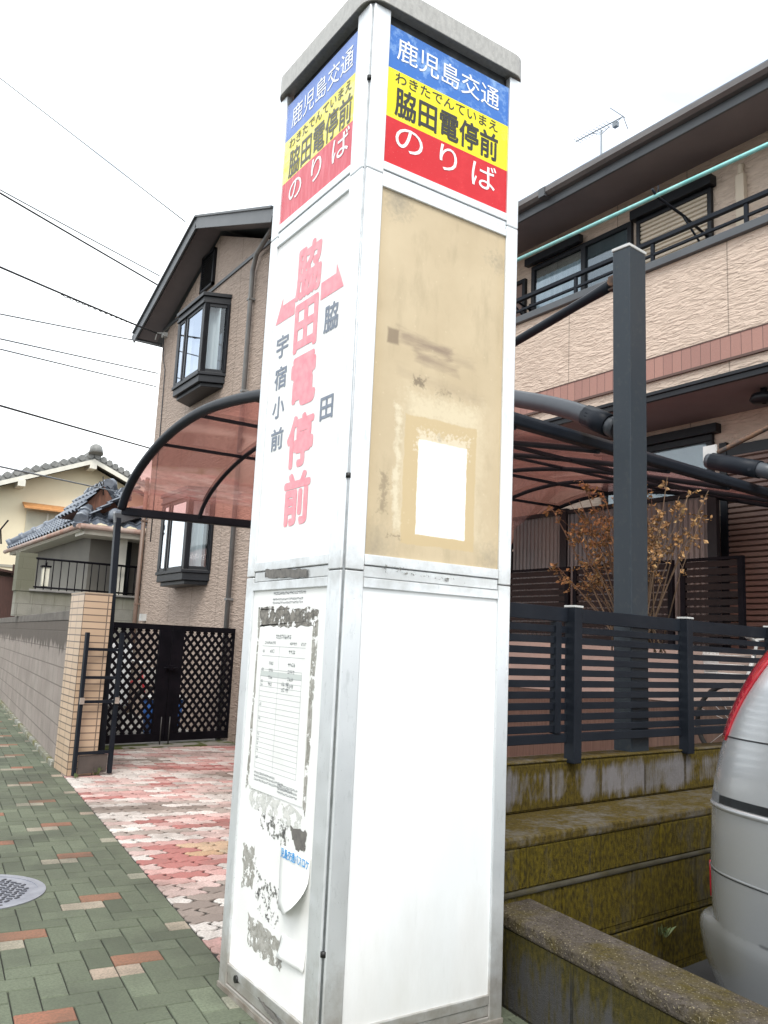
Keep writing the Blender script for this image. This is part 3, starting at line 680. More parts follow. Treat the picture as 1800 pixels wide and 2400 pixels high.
# folding gate pushed open against the pillar
fg = thing('folding_gate', 'folded black metal gate leaf standing open against the tiled pillar', 'gate', (.672, 5.87, 0), .20)
mb = MB(); mb.box(0, .035, -.02, .02, .015, 1.36); mb.build('stile', BLACKM, fg, bevel=.004)
mb = MB(); mb.box(.36, .40, -.02, .02, .015, 1.37); mb.build('stile', BLACKM, fg, bevel=.004)
for z in (1.20, .93, .70, .22):
    mb = MB(); mb.box(.035, .36, -.012, .012, z-.014, z+.014); mb.build('rail', BLACKM, fg)
mat('worn_alu', (.5, .45, .4), (.35, .3, .26), 20, .5, .3)
for x in (.0175, .38): mb = MB(); mb.box(x-.022, x+.022, -.03, -.02, .68, .74); mb.build('hinge', bpy.data.materials['worn_alu'], fg)
mb = MB(); mb.box(.05, .345, .0, .004, .03, .20); mb.build('kick_plate', mat('dull_plate', (.10, .085, .075), (.07, .06, .055), 8, .6), fg)
# lattice gate
LG = math.atan2(.341, 1.858)
lg = thing('lattice_gate', 'black metal double gate with diamond lattice leaves across the driveway side', 'gate', (1.33, 7.83, 0), LG)
def lattice(mb, x0, x1, z0, z1, pitch, w):
    for sgn in (1, -1):
        c = -4.0
        while c < 5:
            # line z = sgn*(x-x0)*1.12 + z0 + c clipped to the rectangle
            k = 1.12*sgn; pts = []
            for x in (x0, x1):
                z = k*(x-x0)+z0+c
                if z0 <= z <= z1: pts.append((x, z))
            for z in (z0, z1):
                x = (z-z0-c)/k+x0
                if x0 < x < x1: pts.append((x, z))
            if len(pts) >= 2:
                a, b = min(pts), max(pts)
                if abs(a[0]-b[0]) > .01: mb.bar((a[0], .004*sgn, a[1]), (b[0], .004*sgn, b[1]), .007, w, up=(0, 0, 1))
            c += pitch
for lx0, lx1 in ((.0, .985), (.995, 2.0)):
    mb = MB(); mb.box(lx0, lx1, -.02, .02, 1.43, 1.50); mb.box(lx0, lx1, -.02, .02, .05, .15); mb.box(lx0, lx0+(.10 if lx0 < .5 else .17), -.0205, .0205, .15, 1.43); mb.box(lx1-(.17 if lx0 < .5 else .07), lx1, -.0205, .0205, .15, 1.43)
    lo = mb.build('gate_leaf', BLACKG, lg, bevel=.003)
    mb = MB(); lattice(mb, lx0+(.10 if lx0 < .5 else .17), lx1-(.17 if lx0 < .5 else .07), .15, 1.43, .122, .036); mb.build('lattice', BLACKG, lo)
mb = MB(); mb.box(.93, 1.05, -.05, -.022, .93, .99); mb.tube([(.96, -.06, .96), (.88, -.06, .96)], .010, 8); mb.tube([(1.02, -.06, .96), (1.10, -.06, .96)], .010, 8); mb.build('latch_handle', BLACKG, lg)
for x in (.93, 1.05):
    mb = MB(); mb.tube([(x, -.025, .35), (x, -.025, .0)], .008, 8); mb.build('drop_bolt', mat('galv_bolt', (.06, .06, .06), rough=.5, metal=.5) if x < 1 else bpy.data.materials['galv_bolt'], lg)

# things kept behind the lattice gate
def bicycle(name, label, loc, rz, paint):
    b = thing(name, label, 'bicycle', loc, rz, 'bicycles kept on the property')
    for x in (-.52, .52):
        mb = MB(); mb.tube([(x+.30*math.cos(2*math.pi*k/28), 0, .33+.30*math.sin(2*math.pi*k/28)) for k in range(29)], .019, 8, 0); w_ = mb.build('wheel', RUBBER, b)
        mb = MB()
        for k in range(18): a = 2*math.pi*k/18; mb.tube([(x, 0, .33), (x+.285*math.cos(a), 0, .33+.285*math.sin(a))], .0022, 4)
        mb.tube([(x, -.04, .33), (x, .04, .33)], .018, 8); mb.build('spokes', LGREY, w_)
    mb = MB()
    for p, q_ in (((-.52, 0, .33), (-.05, 0, .30)), ((-.05, 0, .30), (-.16, 0, .78)), ((-.52, 0, .33), (-.15, 0, .70)), ((-.05, 0, .30), (.38, 0, .70)), ((-.15, 0, .62), (.37, 0, .76)), ((.36, 0, .86), (.52, 0, .33))): mb.tube([p, q_], .017, 8)
    mb.build('frame', paint, b)
    mb = MB(); mb.grid([[(-.30+.28*a/5, (b_/4-.5)*(.16-.02*a), .80+.02*math.sin(b_/4*math.pi)) for b_ in range(5)] for a in range(6)]); mb.build('saddle', SCREW, b, solid=.03)
    mb = MB(); mb.tube([(.36, 0, .84), (.33, 0, .98)], .014, 8); mb.tube([(.18, -.27, 1.0), (.33, -.2, 1.0), (.35, 0, .98), (.33, .2, 1.0), (.18, .27, 1.0)], .012, 8); mb.build('handlebar', LGREY, b)
    mb = MB()
    for k in range(7):
        z = .68+k*.035; h = .11+.008*k; mb.tube([(.44, -h, z), (.70, -h, z), (.70, h, z), (.44, h, z), (.44, -h, z)], .004, 4)
    for k in range(12): y = -.14+.28*k/11; mb.tube([(.70, y*.8, .68), (.70, y, .90)], .004, 4)
    mb.build('basket', LGREY, b)
    mb = MB(); mb.tube([(-.05, -.06, .30), (-.05, .06, .30)], .05, 12); mb.tube([(-.05, .07, .30), (.08, .07, .20)], .009, 6); mb.box(.04, .13, .07, .15, .185, .21); mb.tube([(-.05, -.07, .30), (-.18, -.07, .40)], .009, 6); mb.box(-.23, -.14, -.15, -.07, .39, .415); mb.build('crank', SCREW, b)
    mb = MB(); mb.grid([[(x_+.335*math.cos(a), y, .33+.335*math.sin(a)) for y in (-.03, 0, .03)] for x_ in (-.52,) for a in [R(20+k*14) for k in range(11)]]); mb.build('mudguard', paint, b, solid=.003)
    return b
bike = bicycle('bicycle', 'red bicycle with a wire basket parked behind the lattice gate', (2.05, 9.1, 0), .5, REDP)
wb = thing('storage_box', 'white storage cabinet seen through the left lattice leaf', 'cabinet', (1.72, 8.65, 0), .2)
mb = MB(); mb.box(-.34, .34, 0, .45, .42, 1.24); mb.build('cabinet_body', WHITE, wb, bevel=.02)
mb = MB(); mb.box(-.005, .005, -.006, 0, .48, 1.18); mb.build('door_seam', ALU_D, wb)
mb = MB(); mb.box(-.28, .28, .03, .42, 0, .45); mb.build('stand', CONC, wb)
bn = thing('storage_bin', 'blue plastic tub standing behind the middle of the lattice gate', 'tub', (2.62, 9.0, 0), .1)
mb = MB(); mb.grid([rrect(-.2, .2, -.15, .15, .05, 0), rrect(-.24, .24, -.19, .19, .06, .5)], 0, True, True); mb.build('tub_body', BLUEP, bn, solid=.008)
mb = MB(); mb.grid([rrect(-.26, .26, -.21, .21, .06, .50), rrect(-.26, .26, -.21, .21, .06, .53), rrect(-.22, .22, -.17, .17, .05, .55)], 0, False, True); mb.prism(rrect(-.22, .22, -.17, .17, .05, .545), (0, 0, .006)); mb.build('lid', LGREY, bn)

# ================================================================== carport
def CX(x, y, z):
    w = (y-1.04)/5.18; return Vector((x, y+(x-1)*(.075*(1-w)-.165*w), 2.66+(z-2.66)*(1-.02*(x-1))))
cp = thing('carport', 'black framed carport with arched red translucent roof over the pink driveway', 'carport', (0, 0, 0))
ARC = [(6.22, 2.66), (6.10, 2.80), (5.88, 2.94), (5.55, 3.07), (5.10, 3.185), (4.60, 3.25), (4.05, 3.262), (3.45, 3.21), (2.85, 3.12), (2.2, 2.985), (1.6, 2.85), (1.04, 2.72)]
def spl(P, n):
    out = []; Q = [P[0]]+P+[P[-1]]
    for i in range(1, len(Q)-2):
        for k in range(n):
            t = k/n; a, b, c, d = Q[i-1], Q[i], Q[i+1], Q[i+2]
            out.append(tuple(.5*((2*b[e])+(-a[e]+c[e])*t+(2*a[e]-5*b[e]+4*c[e]-d[e])*t*t+(-a[e]+3*b[e]-3*c[e]+d[e])*t**3) for e in range(len(a))))
    return out+[P[-1]]
ARCS = spl(ARC, 4); XE = 5.75
mb = MB(); mb.grid([[CX(x, y, z-.012) for (y, z) in ARCS] for x in [1.02+(XE-1.02)*k/8 for k in range(9)]]); mb.build('roof_sheet', POLY, cp)
for i, x in enumerate([1.0, 1.80, 2.60, 3.40, 4.20, 5.0, XE]):
    mb = MB(); mb.tube([CX(x, y, z-(0 if i == 0 else .035)) for y, z in ARCS], .045 if i == 0 else .022, 10); mb.build('roof_rib', BLACKM, cp)
for y, z in ((5.13, 2.966+.21), (4.17, 3.102+.16), (3.1, 3.16), (2.1, 2.965)):
    zz = min(ARCS, key=lambda p: abs(p[0]-y))[1]-.03
    mb = MB(); mb.bar(CX(1.0, y, zz), CX(XE, y, zz), .035, .025); mb.build('purlin', BLACKM, cp)
mb = MB(); mb.bar(CX(1.0, 6.24, 2.63), CX(XE, 6.24, 2.63), .09, .085); mb.build('gutter_beam', BLACKM, cp, bevel=.012)
mb = MB(); pr = [(.0, .0), (.075, 0), (.085, .03), (.07, .07), (.02, .085), (-.01, .05)]
mb.prism([CX(.95, 1.0+a, 2.685+b) for a, b in pr], Vector((5.35, .40, 0))); mb.build('gutter_beam', BLACKM, cp, bevel=.012)
mb = MB(); mb.prism([(1.0, 6.19, 0), (1.06, 6.19, 0), (1.06, 6.27, 0), (1.0, 6.27, 0)], (-.055, .01, 2.56)); mb.build('post', BLACKM, cp, bevel=.006)
mb = MB(); mb.prism([(.945, 6.20, 2.50), (1.005, 6.20, 2.50), (1.20, 6.20, 2.585), (1.20, 6.20, 2.62), (.93, 6.20, 2.60)], (0, .08, 0)); mb.build('eave_bracket', GUTTER, cp, bevel=.004)
mb = MB(); mb.prism([(4.6, 5.60, 0), (4.66, 5.60, 0), (4.66, 5.68, 0), (4.6, 5.68, 0)], (0, 0, 2.6)); mb.build('post', BLACKM, cp, bevel=.006)
# tall mast with tie rod and arched arm
for k, (px, py) in enumerate(((2.467, .785), (4.76, .98))):
    mb = MB(); M_ = Matrix.Translation((px, py, 0)) @ Matrix.Rotation(DA, 4, 'Z') @ Matrix.Shear('XY', 4, (-.034, -.02))
    TOPZ = 3.80 if k == 0 else 3.40; mb.box(-.086, .086, -.06, .06, 0, TOPZ, M=M_); mt = mb.build('mast', POSTM, cp, bevel=.006)
    mb = MB(); mb.box(-.091, .091, -.064, .064, TOPZ+.001, TOPZ+.02, M=M_); mb.build('mast_cap', LGREY, mt, bevel=.004)
    ax = px-.06 if k == 0 else px-.30
    arm = [(py+.04, 2.79), (py+.2, 2.85), (py+.42, 2.92), (py+.62, 2.985), (py+.66, 2.995)] if k else spl([(py+.05, 2.73), (py+.4, 2.915), (py+.85, 3.09), (py+1.5, 3.29), (py+2.2, 3.37), (py+2.9, 3.36), (py+3.5, 3.30)], 4)
    mb = MB(); mb.tube([Vector((ax, y, z)) for y, z in arm], .062, 12); a_ = mb.build('arm', mat('grey_arm_tube', (.040, .047, .058), (.052, .06, .072), 3, .4) if k == 0 else bpy.data.materials['grey_arm_tube'], cp)
    mb = MB(); mb.tube([Vector((ax, y, z)) for y, z in arm[1:4]], .072, 12); mb.tube([Vector((ax-.07, py+.25, 2.85)), Vector((ax+.07, py+.25, 2.85))], .015, 8); mb.build('arm_socket', BLACKM, a_)
    s0 = Vector((ax-.04, py+.06, 3.66)); s1 = Vector((ax, py+2.35, 3.38-.30+.27))
    if k: s0 = Vector((px-.05, py-.05, 3.34))
    s1 = Vector((ax-.02, py+2.2, 3.37)) if k == 0 else Vector((ax, py+.64, 3.03))
    mb = MB(); mb.tube([s0.lerp(s1, t) for t in (0, .04, .1, .5, .9, 1)], [.036, .036, .031, .031, .031, .036] if k == 0 else [.02]*6, 10); tr = mb.build('tie_rod', BLACKM if k == 0 else RUST, cp)
    mb = MB(); mb.tube([s0-Vector((.03, .02, -.005)), s0+Vector((.03, .02, 0))], .03, 8); mb.box(s0.x-.02, s0.x+.02, s0.y-.08, s0.y+.02, s0.z-.04, s0.z+.05); mb.build('tie_rod_shackle', RUST, tr)
    mb = MB(); mb.box(ax-.01, ax+.01, s1.y-.06, s1.y+.06, s1.z-.04, s1.z+.09); mb.build('arm_lug', LGREY, a_)

# ================================================================== front slat fence on the mossy wall
FO = Vector((1.0, .52, 0))
fe = thing('slat_fence', 'dark blue-grey horizontal slat fence on top of the mossy retaining wall', 'fence', FO, DA)
for x in (-.32, .775, 1.85, 2.93, 4.0):
    mb = MB(); mb.box(x-.032, x+.032, -.045, .02, .815, 1.60); p_ = mb.build('post', BLACKM, fe, bevel=.004)
    mb = MB(); mb.box(x-.036, x+.036, -.048, .024, 1.601, 1.612); mb.build('post_cap', LGREY, p_, bevel=.002)
for x0, x1 in ((-.285, .742), (.808, 1.817), (1.883, 2.897), (2.963, 3.967)):
    mb = MB(); mb.box(x0, x1, .0, .028, 1.525, 1.598); mb.box(x0, x1, .0, .028, .915, .960)
    for xx in ((x1-.10, x1-.055),) if x0 < 0 else (((x0+.0, x0+.04),)): mb.box(xx[0], xx[1], -.006, .034, .962, 1.523)
    pn = mb.build('fence_panel', BLACKM, fe, bevel=.003)
    mb = MB()
    for k in range(10): z = .968+.0555*k; mb.box(x0, x1, .006, .022, z, z+.035)
    mb.build('slats', BLACKM, pn, bevel=.002)

# mossy stepped retaining wall
rw = thing('retaining_wall', 'stepped concrete block retaining wall covered in yellow-green moss below the slat fence', 'wall', FO, DA)
mb = MB(); mb.box(-.2, 6.5, .0, .16, .60, .826); mb.build('upper_course', MOSSU, rw, bevel=.012)
mb = MB(); mb.box(-.2, 6.5, -.004, .162, .8262, .836); mb.build('upper_coping', MOSSL, rw, bevel=.006)
mb = MB(); mb.box(-.2, 6.5, -.335, .16, .55, .598); mb.build('ledge', MOSSL, rw, bevel=.012)
def course(x0, yf, z0, z1):
    mb = MB(); x = x0-.6
    while x < 6.5:
        j = rnd.uniform(-.004, .004); mb.box(x+.003, x+.517, yf+j, .1, z0, z1); x += .52
    mb.box(-.2, 6.5, yf+.02, .09, z0+.001, z1-.001); mb.build('wall_course', MOSSW, rw, bevel=.006)
course(.10, -.330, .385, .55)
mb = MB(); mb.box(-.2, 6.5, -.340, .1, .362, .385); mb.build('mortar_ledge', mat('wet_mortar', (.028, .024, .010), (.058, .052, .038), 7, .9, 0, .5, 60, .006, c3=(.05, .04, .008), s3=9), rw, bevel=.008)
course(.38, -.334, .105, .361); course(.12, -.334, -.30, .098)
ry = MB().box(.3, 4.4, .165, 1.75, -.2, .55).build('raised_yard', CONC, kind='structure'); ry.location = FO; ry.rotation_euler = (0, 0, DA)
wd = thing('wall_weed', 'tiny pale green weed growing from the mossy wall near the van', 'plant', (2.06, .262, .04), DA)
LEAFG = mat('weed_leaf', (.10, .15, .05), (.20, .24, .12), 60, .6)
def weed(parent, n, h, rad, seed):
    r_ = random.Random(seed); mb = MB()
    for k in range(n):
        a = r_.uniform(0, 6.28); l = h*r_.uniform(.4, 1); o_ = rad*r_.uniform(.2, 1); b0 = Vector((r_.uniform(-.02, .02), r_.uniform(-.02, .02), 0)); tip = b0+Vector((math.cos(a)*o_, math.sin(a)*o_*.6-.02, l)); m_ = b0.lerp(tip, .55)+Vector((0, 0, .01)); sd_ = Vector((-math.sin(a), math.cos(a), 0))*l*.16
        mb.add([b0, m_-sd_, tip, m_+sd_], [(0, 1, 2, 3)])
    mb.build('leaves', LEAFG, parent)
weed(wd, 16, .06, .05, 4)
w2 = thing('driveway_weed', 'small green weed at the foot of the folding gate', 'plant', (.92, 5.95, 0)); weed(w2, 26, .09, .10, 5)
w3 = thing('driveway_weed', 'tiny green weed at the corner of the tiled pillar', 'plant', (.70, 5.83, 0)); weed(w3, 9, .06, .05, 6)

# low wall between sidewalk and parking lot
nw = thing('boundary_wall', 'low concrete block wall with mossy rough top between sidewalk and parking lot', 'wall', ST(0, .875), math.atan2(SDIR.y, SDIR.x))
mb = MB(); mb.box(-7, .50, -.20, .0, -.3, .285); mb.build('wall_body', NEARF, nw)
mb = MB(); mb.box(-7, .50, -.225, .006, .286, .345); mb.build('coping', COPING, nw, bevel=.016, seg=3)

# ================================================================== brown gabled house beyond the gate
gh = thing('gabled_house', 'brown two-storey house with gable roof and two dark bay windows behind the lattice gate', 'house', (3.25, 9.9, 0))
# local: x into the house, y along the road (+ away)
mb = MB(); pent = [(0, -2.5, .0), (0, 2.52, .0), (0, 2.52, 6.86), (0, 0, 7.95), (0, -2.5, 6.87)]
mb.prism(pent, (6.5, 0, 0)); mb.build('wall', SID_L, gh)
mb = MB(); mb.box(-.025, .0, -2.5, 2.52, 7.02, 7.075); mb.build('trim_line', GUTTER, gh)
rf = MB()
def roof_slab(mb, y0, z0, y1, z1, x0, x1, th, mi=0): mb.prism([(x0, y0, z0), (x0, y1, z1), (x0, y1, z1+th), (x0, y0, z0+th)], (x1-x0, 0, 0), mi)
SL = (8.12-7.0)/2.92
roof_slab(rf, 0, 8.06, 2.93, 8.06-2.93*SL, -.40, 6.8, .10); roof_slab(rf, -2.93, 8.06-2.93*SL, 0, 8.06, -.40, 6.8, .10)
ro = rf.build('roof', mat('dark_metal_roof', (.10, .108, .115), (.125, .132, .14), 3, .45), gh)
mb = MB(); roof_slab(mb, 0, 8.035, 2.90, 8.035-2.90*SL, -.36, .0, .02); roof_slab(mb, -2.90, 8.035-2.9*SL, 0, 8.035, -.36, .0, .02); mb.build('soffit', SOFFIT, ro)
for sg in (1, -1):
    mb = MB(); a = Vector((-.43, 0, 8.06)); b = Vector((-.43, sg*2.95, 8.06-2.95*SL))
    mb.bar(a+Vector((0, 0, -.02)), b+Vector((0, 0, -.02)), .03, .20); mb.bar(a+Vector((-.02, 0, .085)), b+Vector((-.02, 0, .085)), .05, .035); mb.build('barge_board', GUTTER, ro, bevel=.006)
    mb = MB(); mb.tube([(-.45, sg*2.98, 8.06-2.98*SL+.02), (6.8, sg*2.98, 8.06-2.98*SL+.02)], .055, 10); mb.build('eave_gutter', GUTTER, ro)
# gable vent
gv = MB(); y0, y1, z0, z1 = .10, .66, 7.13, 7.78
gv.box(-.05, 0, y0, y1, z0, z0+.04); gv.box(-.05, 0, y0, y1, z1-.04, z1); gv.box(-.05, 0, y0, y0+.045, z0, z1); gv.box(-.05, 0, y1-.045, y1, z0, z1); gv.box(-.008, -.004, y0, y1, z0, z1)
for k in range(13): z = z0+.05+k*.043; gv.prism([(-.045, y0+.04, z), (-.012, y0+.04, z+.035), (-.010, y0+.04, z+.03), (-.040, y0+.04, z-.006)], (0, y1-y0-.08, 0))
gv.build('gable_vent', DARKBR, gh)
# bay windows
def bay(z0, z1, label=None):
    fy0, fy1, wy0, wy1, d = -.50, .62, -.66, .86, -.36
    P = [(0, wy0), (d, fy0), (d, fy1), (0, wy1)]; mb = MB()
    def ring(off, za, zb, mi=0):
        pts = [(0, wy0-off), (d-off, fy0-off*.7), (d-off, fy1+off*.7), (0, wy1+off)]; mb.prism([(x, y, za) for x, y in pts], (0, 0, zb-za), mi)
    ring(.045, z1-.06, z1); ring(.015, z1-.13, z1-.06); ring(.03, z1-.17, z1-.13)
    ring(.03, z0+.17, z0+.22); ring(.005, z0+.06, z0+.17); ring(-.05, z0, z0+.06)
    for (x, y) in P[1:3]: mb.box(x-.005, x+.05, y-.035, y+.035, z0+.22, z1-.17)
    for y in (wy0, wy1): mb.box(-.04, -.001, y-.03, y+.03, z0+.22, z1-.17)
    b = mb.build('bay_window', DARKBR, gh, bevel=.006)
    segs = [((0, wy0), (d, fy0)), ((d, fy0), (d, fy0+.76)), ((d, fy0+.76), (d, fy1)), ((d, fy1), (0, wy1))]
    for a, c in segs:
        A, Cc = Vector((a[0], a[1], 0)), Vector((c[0], c[1], 0)); dr = (Cc-A).normalized(); A += dr*.05; Cc -= dr*.05
        mb = MB()
        for p, q_ in ((A, Cc),):
            for za, zb in ((z0+.22, z0+.27), (z1-.22, z1-.17)): mb.bar(p+Vector((.012, 0, (za+zb)/2)), q_+Vector((.012, 0, (za+zb)/2)), .03, zb-za)
            for e in (p, q_): mb.bar(e+Vector((.012, 0, z0+.22)), e+Vector((.012, 0, z1-.17)), .03, .05)
        s = mb.build('sash', DARKBR, b)
        A2, C2 = A+dr*.03, Cc-dr*.03; mb = MB(); mb.quad(A2+Vector((.01, 0, z0+.25)), C2+Vector((.01, 0, z0+.25)), C2+Vector((.01, 0, z1-.2)), A2+Vector((.01, 0, z1-.2))); mb.build('pane', PANE, b)
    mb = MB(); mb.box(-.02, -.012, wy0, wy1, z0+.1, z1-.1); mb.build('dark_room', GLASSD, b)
    mb = MB()
    for ya, yb in ((-.60, -.05), (.32, .80)):
        mb.grid([[(-.10-.05*math.sin(k*1.9)*.35-.12*(1 if -.4 < ya+(yb-ya)*k/24 < .6 else .2), ya+(yb-ya)*k/24, z) for k in range(25)] for z in (z0+.24, z1-.18)])
    mb.build('curtain', CURT, b)
bay(5.18, 6.68); bay(2.13, 3.60)
for y, z0, z1, m_, r_ in ((-1.55, 0, 6.75, mat('grey_pipe', (.15, .15, .15), (.20, .20, .195), 5, .5), .035), (2.50, 0, 4.2, BROWNP, .04)):
    mb = MB(); pts = [(-.06, y, z0), (-.06, y, z1)]
    if y < 0: pts += [(-.08, y-.15, 6.95), (-.22, y-1.1, 7.05)]
    mb.tube(pts, r_, 10)
    for z in (1.9, 3.4, 4.9, 6.3):
        if z < z1: mb.box(-.10, -.001, y-.045, y+.045, z-.015, z+.015)
    mb.build('downpipe', m_, gh)
mb = MB(); mb.tube([(-.01, 2.35, 6.95), (-.16, 2.42, 6.93), (-.18, 2.42, 6.80)], .014, 8); mb.box(-.08, 0, 2.28, 2.40, 6.86, 6.94); mb.build('cable_bracket', LGREY, gh)
mb = MB(); mb.tube([(-.05, 2.36, 6.9), (-.03, 2.3, 6.4), (-.02, 2.2, 6.2), (-.012, 2.18, 5.0), (-.012, 2.18, 3.0)], .009, 6); mb.build('service_cable', CABLE, gh)
mb = MB(); mb.box(-.10, -.001, 2.05, 2.15, 1.6, 1.72); mb.build('meter_pipe', LGREY, gh)

# ================================================================== pink house with balcony
HR = -.04
bh = thing('balcony_house', 'pinkish two-storey house with long dark eave, brick band and railed balcony', 'house', (5.2, 2.4, 0), math.atan(.025))
Y0, Y1 = -6.0, 4.1                                          # along the facade; local x into the house
mb = MB(); mb.box(.92, 7, Y0, Y1, -.2, 6.90); mb.build('wall', SID_R, bh)
mb = MB(); mb.box(0, .12, Y0, Y1-.1, 3.97, 5.30); mb.box(.12, .92, Y1-.22, Y1-.1, 3.97, 5.30); mb.build('balcony_parapet', SID_R, bh)
mb = MB(); mb.box(-.018, 0, Y0, Y1-.1, 4.135, 4.35); mb.build('brick_band', BAND, bh)
mb = MB(); mb.box(-.028, 0, Y0, Y1-.1, 4.11, 4.134); mb.box(-.022, 0, Y0, Y1-.1, 4.351, 4.362); mb.build('band_trim', mat('band_trim', (.10, .06, .05), rough=.7), bh)
mb = MB(); mb.box(.001, .92, Y0, Y1-.1, 3.90, 3.968); mb.build('balcony_soffit', SOFFIT, bh)
mb = MB(); mb.box(-.035, .0, Y0, Y1-.1, 3.90, 3.985); mb.box(-.055, -.036, Y0, Y1-.1, 3.955, 3.99); mb.build('fascia_trim', DARKBR, bh, bevel=.004)
mb = MB(); mb.box(-.05, .17, Y0, Y1-.05, 5.302, 5.385); mb.build('parapet_cap', GUTTER, bh, bevel=.006)
mb = MB()
mb.bar((.06, Y0, 5.655), (.06, Y1-.15, 5.655), .05, .045); mb.bar((.06, Y0, 5.51), (.06, Y1-.15, 5.51), .03, .028)
for k in range(9): y = -4.85+k*1.05; mb.box(.045, .075, y-.02, y+.02, 5.385, 5.64)
mb.build('balcony_rail', BLACKM, bh, bevel=.003)
# eave and roof
mb = MB(); mb.prism([(.18, Y0-1, 6.80), (.92, Y0-1, 6.88), (.92, Y0-1, 6.895), (.18, Y0-1, 6.815)], (0, Y1-Y0+2.0, 0)); mb.build('soffit', SOFFIT, bh)
mb = MB(); mb.box(.155, .185, Y0-1, Y1+1.0, 6.78, 6.90)
mb.build('fascia', GUTTER, bh, bevel=.004)
mb = MB(); g = [(.05, .09), (.05, .03), (.09, .0), (.15, .0), (.155, .10), (.13, .10), (.125, .03), (.10, .02), (.075, .04), (.07, .09)]
mb.prism([(a, Y0-1, 6.885+b) for a, b in g], (0, Y1-Y0+2.0, 0)); mb.build('eave_gutter', mat('brown_gutter', (.105, .098, .098), (.13, .122, .12), 3, .35), bh)
for y in (-1.6, 2.0): mb = MB(); mb.box(.04, .16, y-.05, y+.05, 6.87, 6.985); mb.build('gutter_joiner', GUTTER, bh)
mb = MB(); mb.prism([(.10, Y0-1, 6.95), (4.2, Y0-1, 8.0), (8.2, Y0-1, 6.95), (8.2, Y0-1, 7.03), (4.2, Y0-1, 8.1), (.10, Y0-1, 7.03)], (0, Y1-Y0+2.0, 0)); mb.build('roof', TILE, bh)
# upper windows: glazed doors with curtain, then a shuttered one
def frame_rect(mb, x, y0, y1, z0, z1, w, d=.05, mi=0):
    mb.box(x-d, x, y0, y1, z1-w, z1, mi); mb.box(x-d, x, y0, y1, z0, z0+w, mi); mb.box(x-d, x, y0, y0+w, z0+w, z1-w, mi); mb.box(x-d, x, y1-w, y1, z0+w, z1-w, mi)
XW = .918
mb = MB(); frame_rect(mb, XW, 1.31, 2.98, 4.05, 6.56, .06); mb.box(XW-.06, XW-.001, 2.02, 2.09, 4.1, 6.50); win = mb.build('window', DARKBR, bh, bevel=.004)
mb = MB(); mb.box(XW-.03, XW-.026, 1.37, 2.92, 4.1, 6.50); mb.build('pane', PANE, win)
mb = MB(); mb.grid([[(XW-.012-.006*math.sin(k*1.7), 2.12+.78*k/30, z) for k in range(31)] for z in (4.1, 6.38)]); mb.build('curtain', mat('white_net_curtain', (.86, .88, .90), (.66, .70, .73), 16, .8, 0, .6, 14, .03, .35, .65, (1, 1, .03)), win)
mb = MB(); mb.box(XW-.010, XW-.004, 1.37, 2.05, 4.1, 6.50); mb.build('blind', mat('grey_blind', (.16, .17, .17), (.20, .21, .21), 6, .7, stretch=(1, 8, .4)), win)
mb = MB(); mb.box(XW-.14, XW-.061, 2.05, 3.02, 6.56, 6.66); mb.build('shutter_case', DARKBR, win)
mb = MB(); frame_rect(mb, XW, .24, 1.24, 4.05, 6.52, .05); mb.box(XW-.12, XW, .20, 1.28, 6.521, 6.64); sh = mb.build('shutter_window', DARKBR, bh, bevel=.004)
mb = MB()
for k in range(44): z = 4.10+k*.0542; mb.prism([(XW-.008, .29, z), (XW-.030, .29, z+.012), (XW-.030, .29, z+.042), (XW-.008, .29, z+.054)], (0, .90, 0))
mb.build('shutter_curtain', LOUVER, sh)
mb = MB(); mb.box(XW-.07, XW, -.16, -.06, 4.0, 6.5); mb.tube([(XW-.04, -.11, 6.5), (XW-.04, -.11, 6.6), (XW, -.11, 6.62)], .035, 8); mb.build('pipe_cover', LOUVER, bh, bevel=.01)
mb = MB(); frame_rect(mb, XW, 3.1, 4.0, 4.4, 6.45, .05); w3_ = mb.build('window', DARKBR, bh)
mb = MB(); mb.box(XW-.02, XW-.01, 3.14, 3.96, 4.44, 6.4); mb.build('pane', BSHUT, w3_)
# ground floor: glazed door, brown roller shutter, lamp
mb = MB(); frame_rect(mb, XW, .28, 1.75, 1.2, 3.72, .07); mb.box(XW-.10, XW, .20, 1.83, 3.721, 3.82); d = mb.build('window', DARKBR, bh, bevel=.004)
mb = MB(); mb.box(XW-.03, XW-.026, .35, 1.68, 1.27, 3.65); mb.build('pane', PANE, d)
mb = MB(); mb.box(XW-.012, XW-.004, .35, 1.68, 1.27, 3.65); mb.build('blind', mat('pale_blind', (.34, .38, .39), (.28, .31, .32), 5, .7), d)
mb = MB(); mb.box(XW-.04, XW, -3.2, .12, 3.45, 3.56); mb.box(XW-.05, XW, .12, .20, .9, 3.60); sh = mb.build('shutter_window', DARKBR, bh)
mb = MB()
for k in range(44): z = .95+k*.0575; mb.prism([(XW-.004, -3.2, z), (XW-.035, -3.2, z+.012), (XW-.035, -3.2, z+.045), (XW-.004, -3.2, z+.0575)], (0, 3.32, 0))
mb.build('shutter_curtain', BSHUT, sh)
mb = MB(); LX, LY = .36, -.60; mb.tube([(LX, LY, 3.90), (LX, LY, 3.83)], .03, 10); mb.grid([[(LX+r*math.cos(2*math.pi*k/18), LY+r*math.sin(2*math.pi*k/18), z) for k in range(18)] for r, z in ((.05, 3.85), (.11, 3.84), (.13, 3.79), (.10, 3.76), (.02, 3.755))], 0, True, True); mb.build('ceiling_lamp', DARKBR, bh)
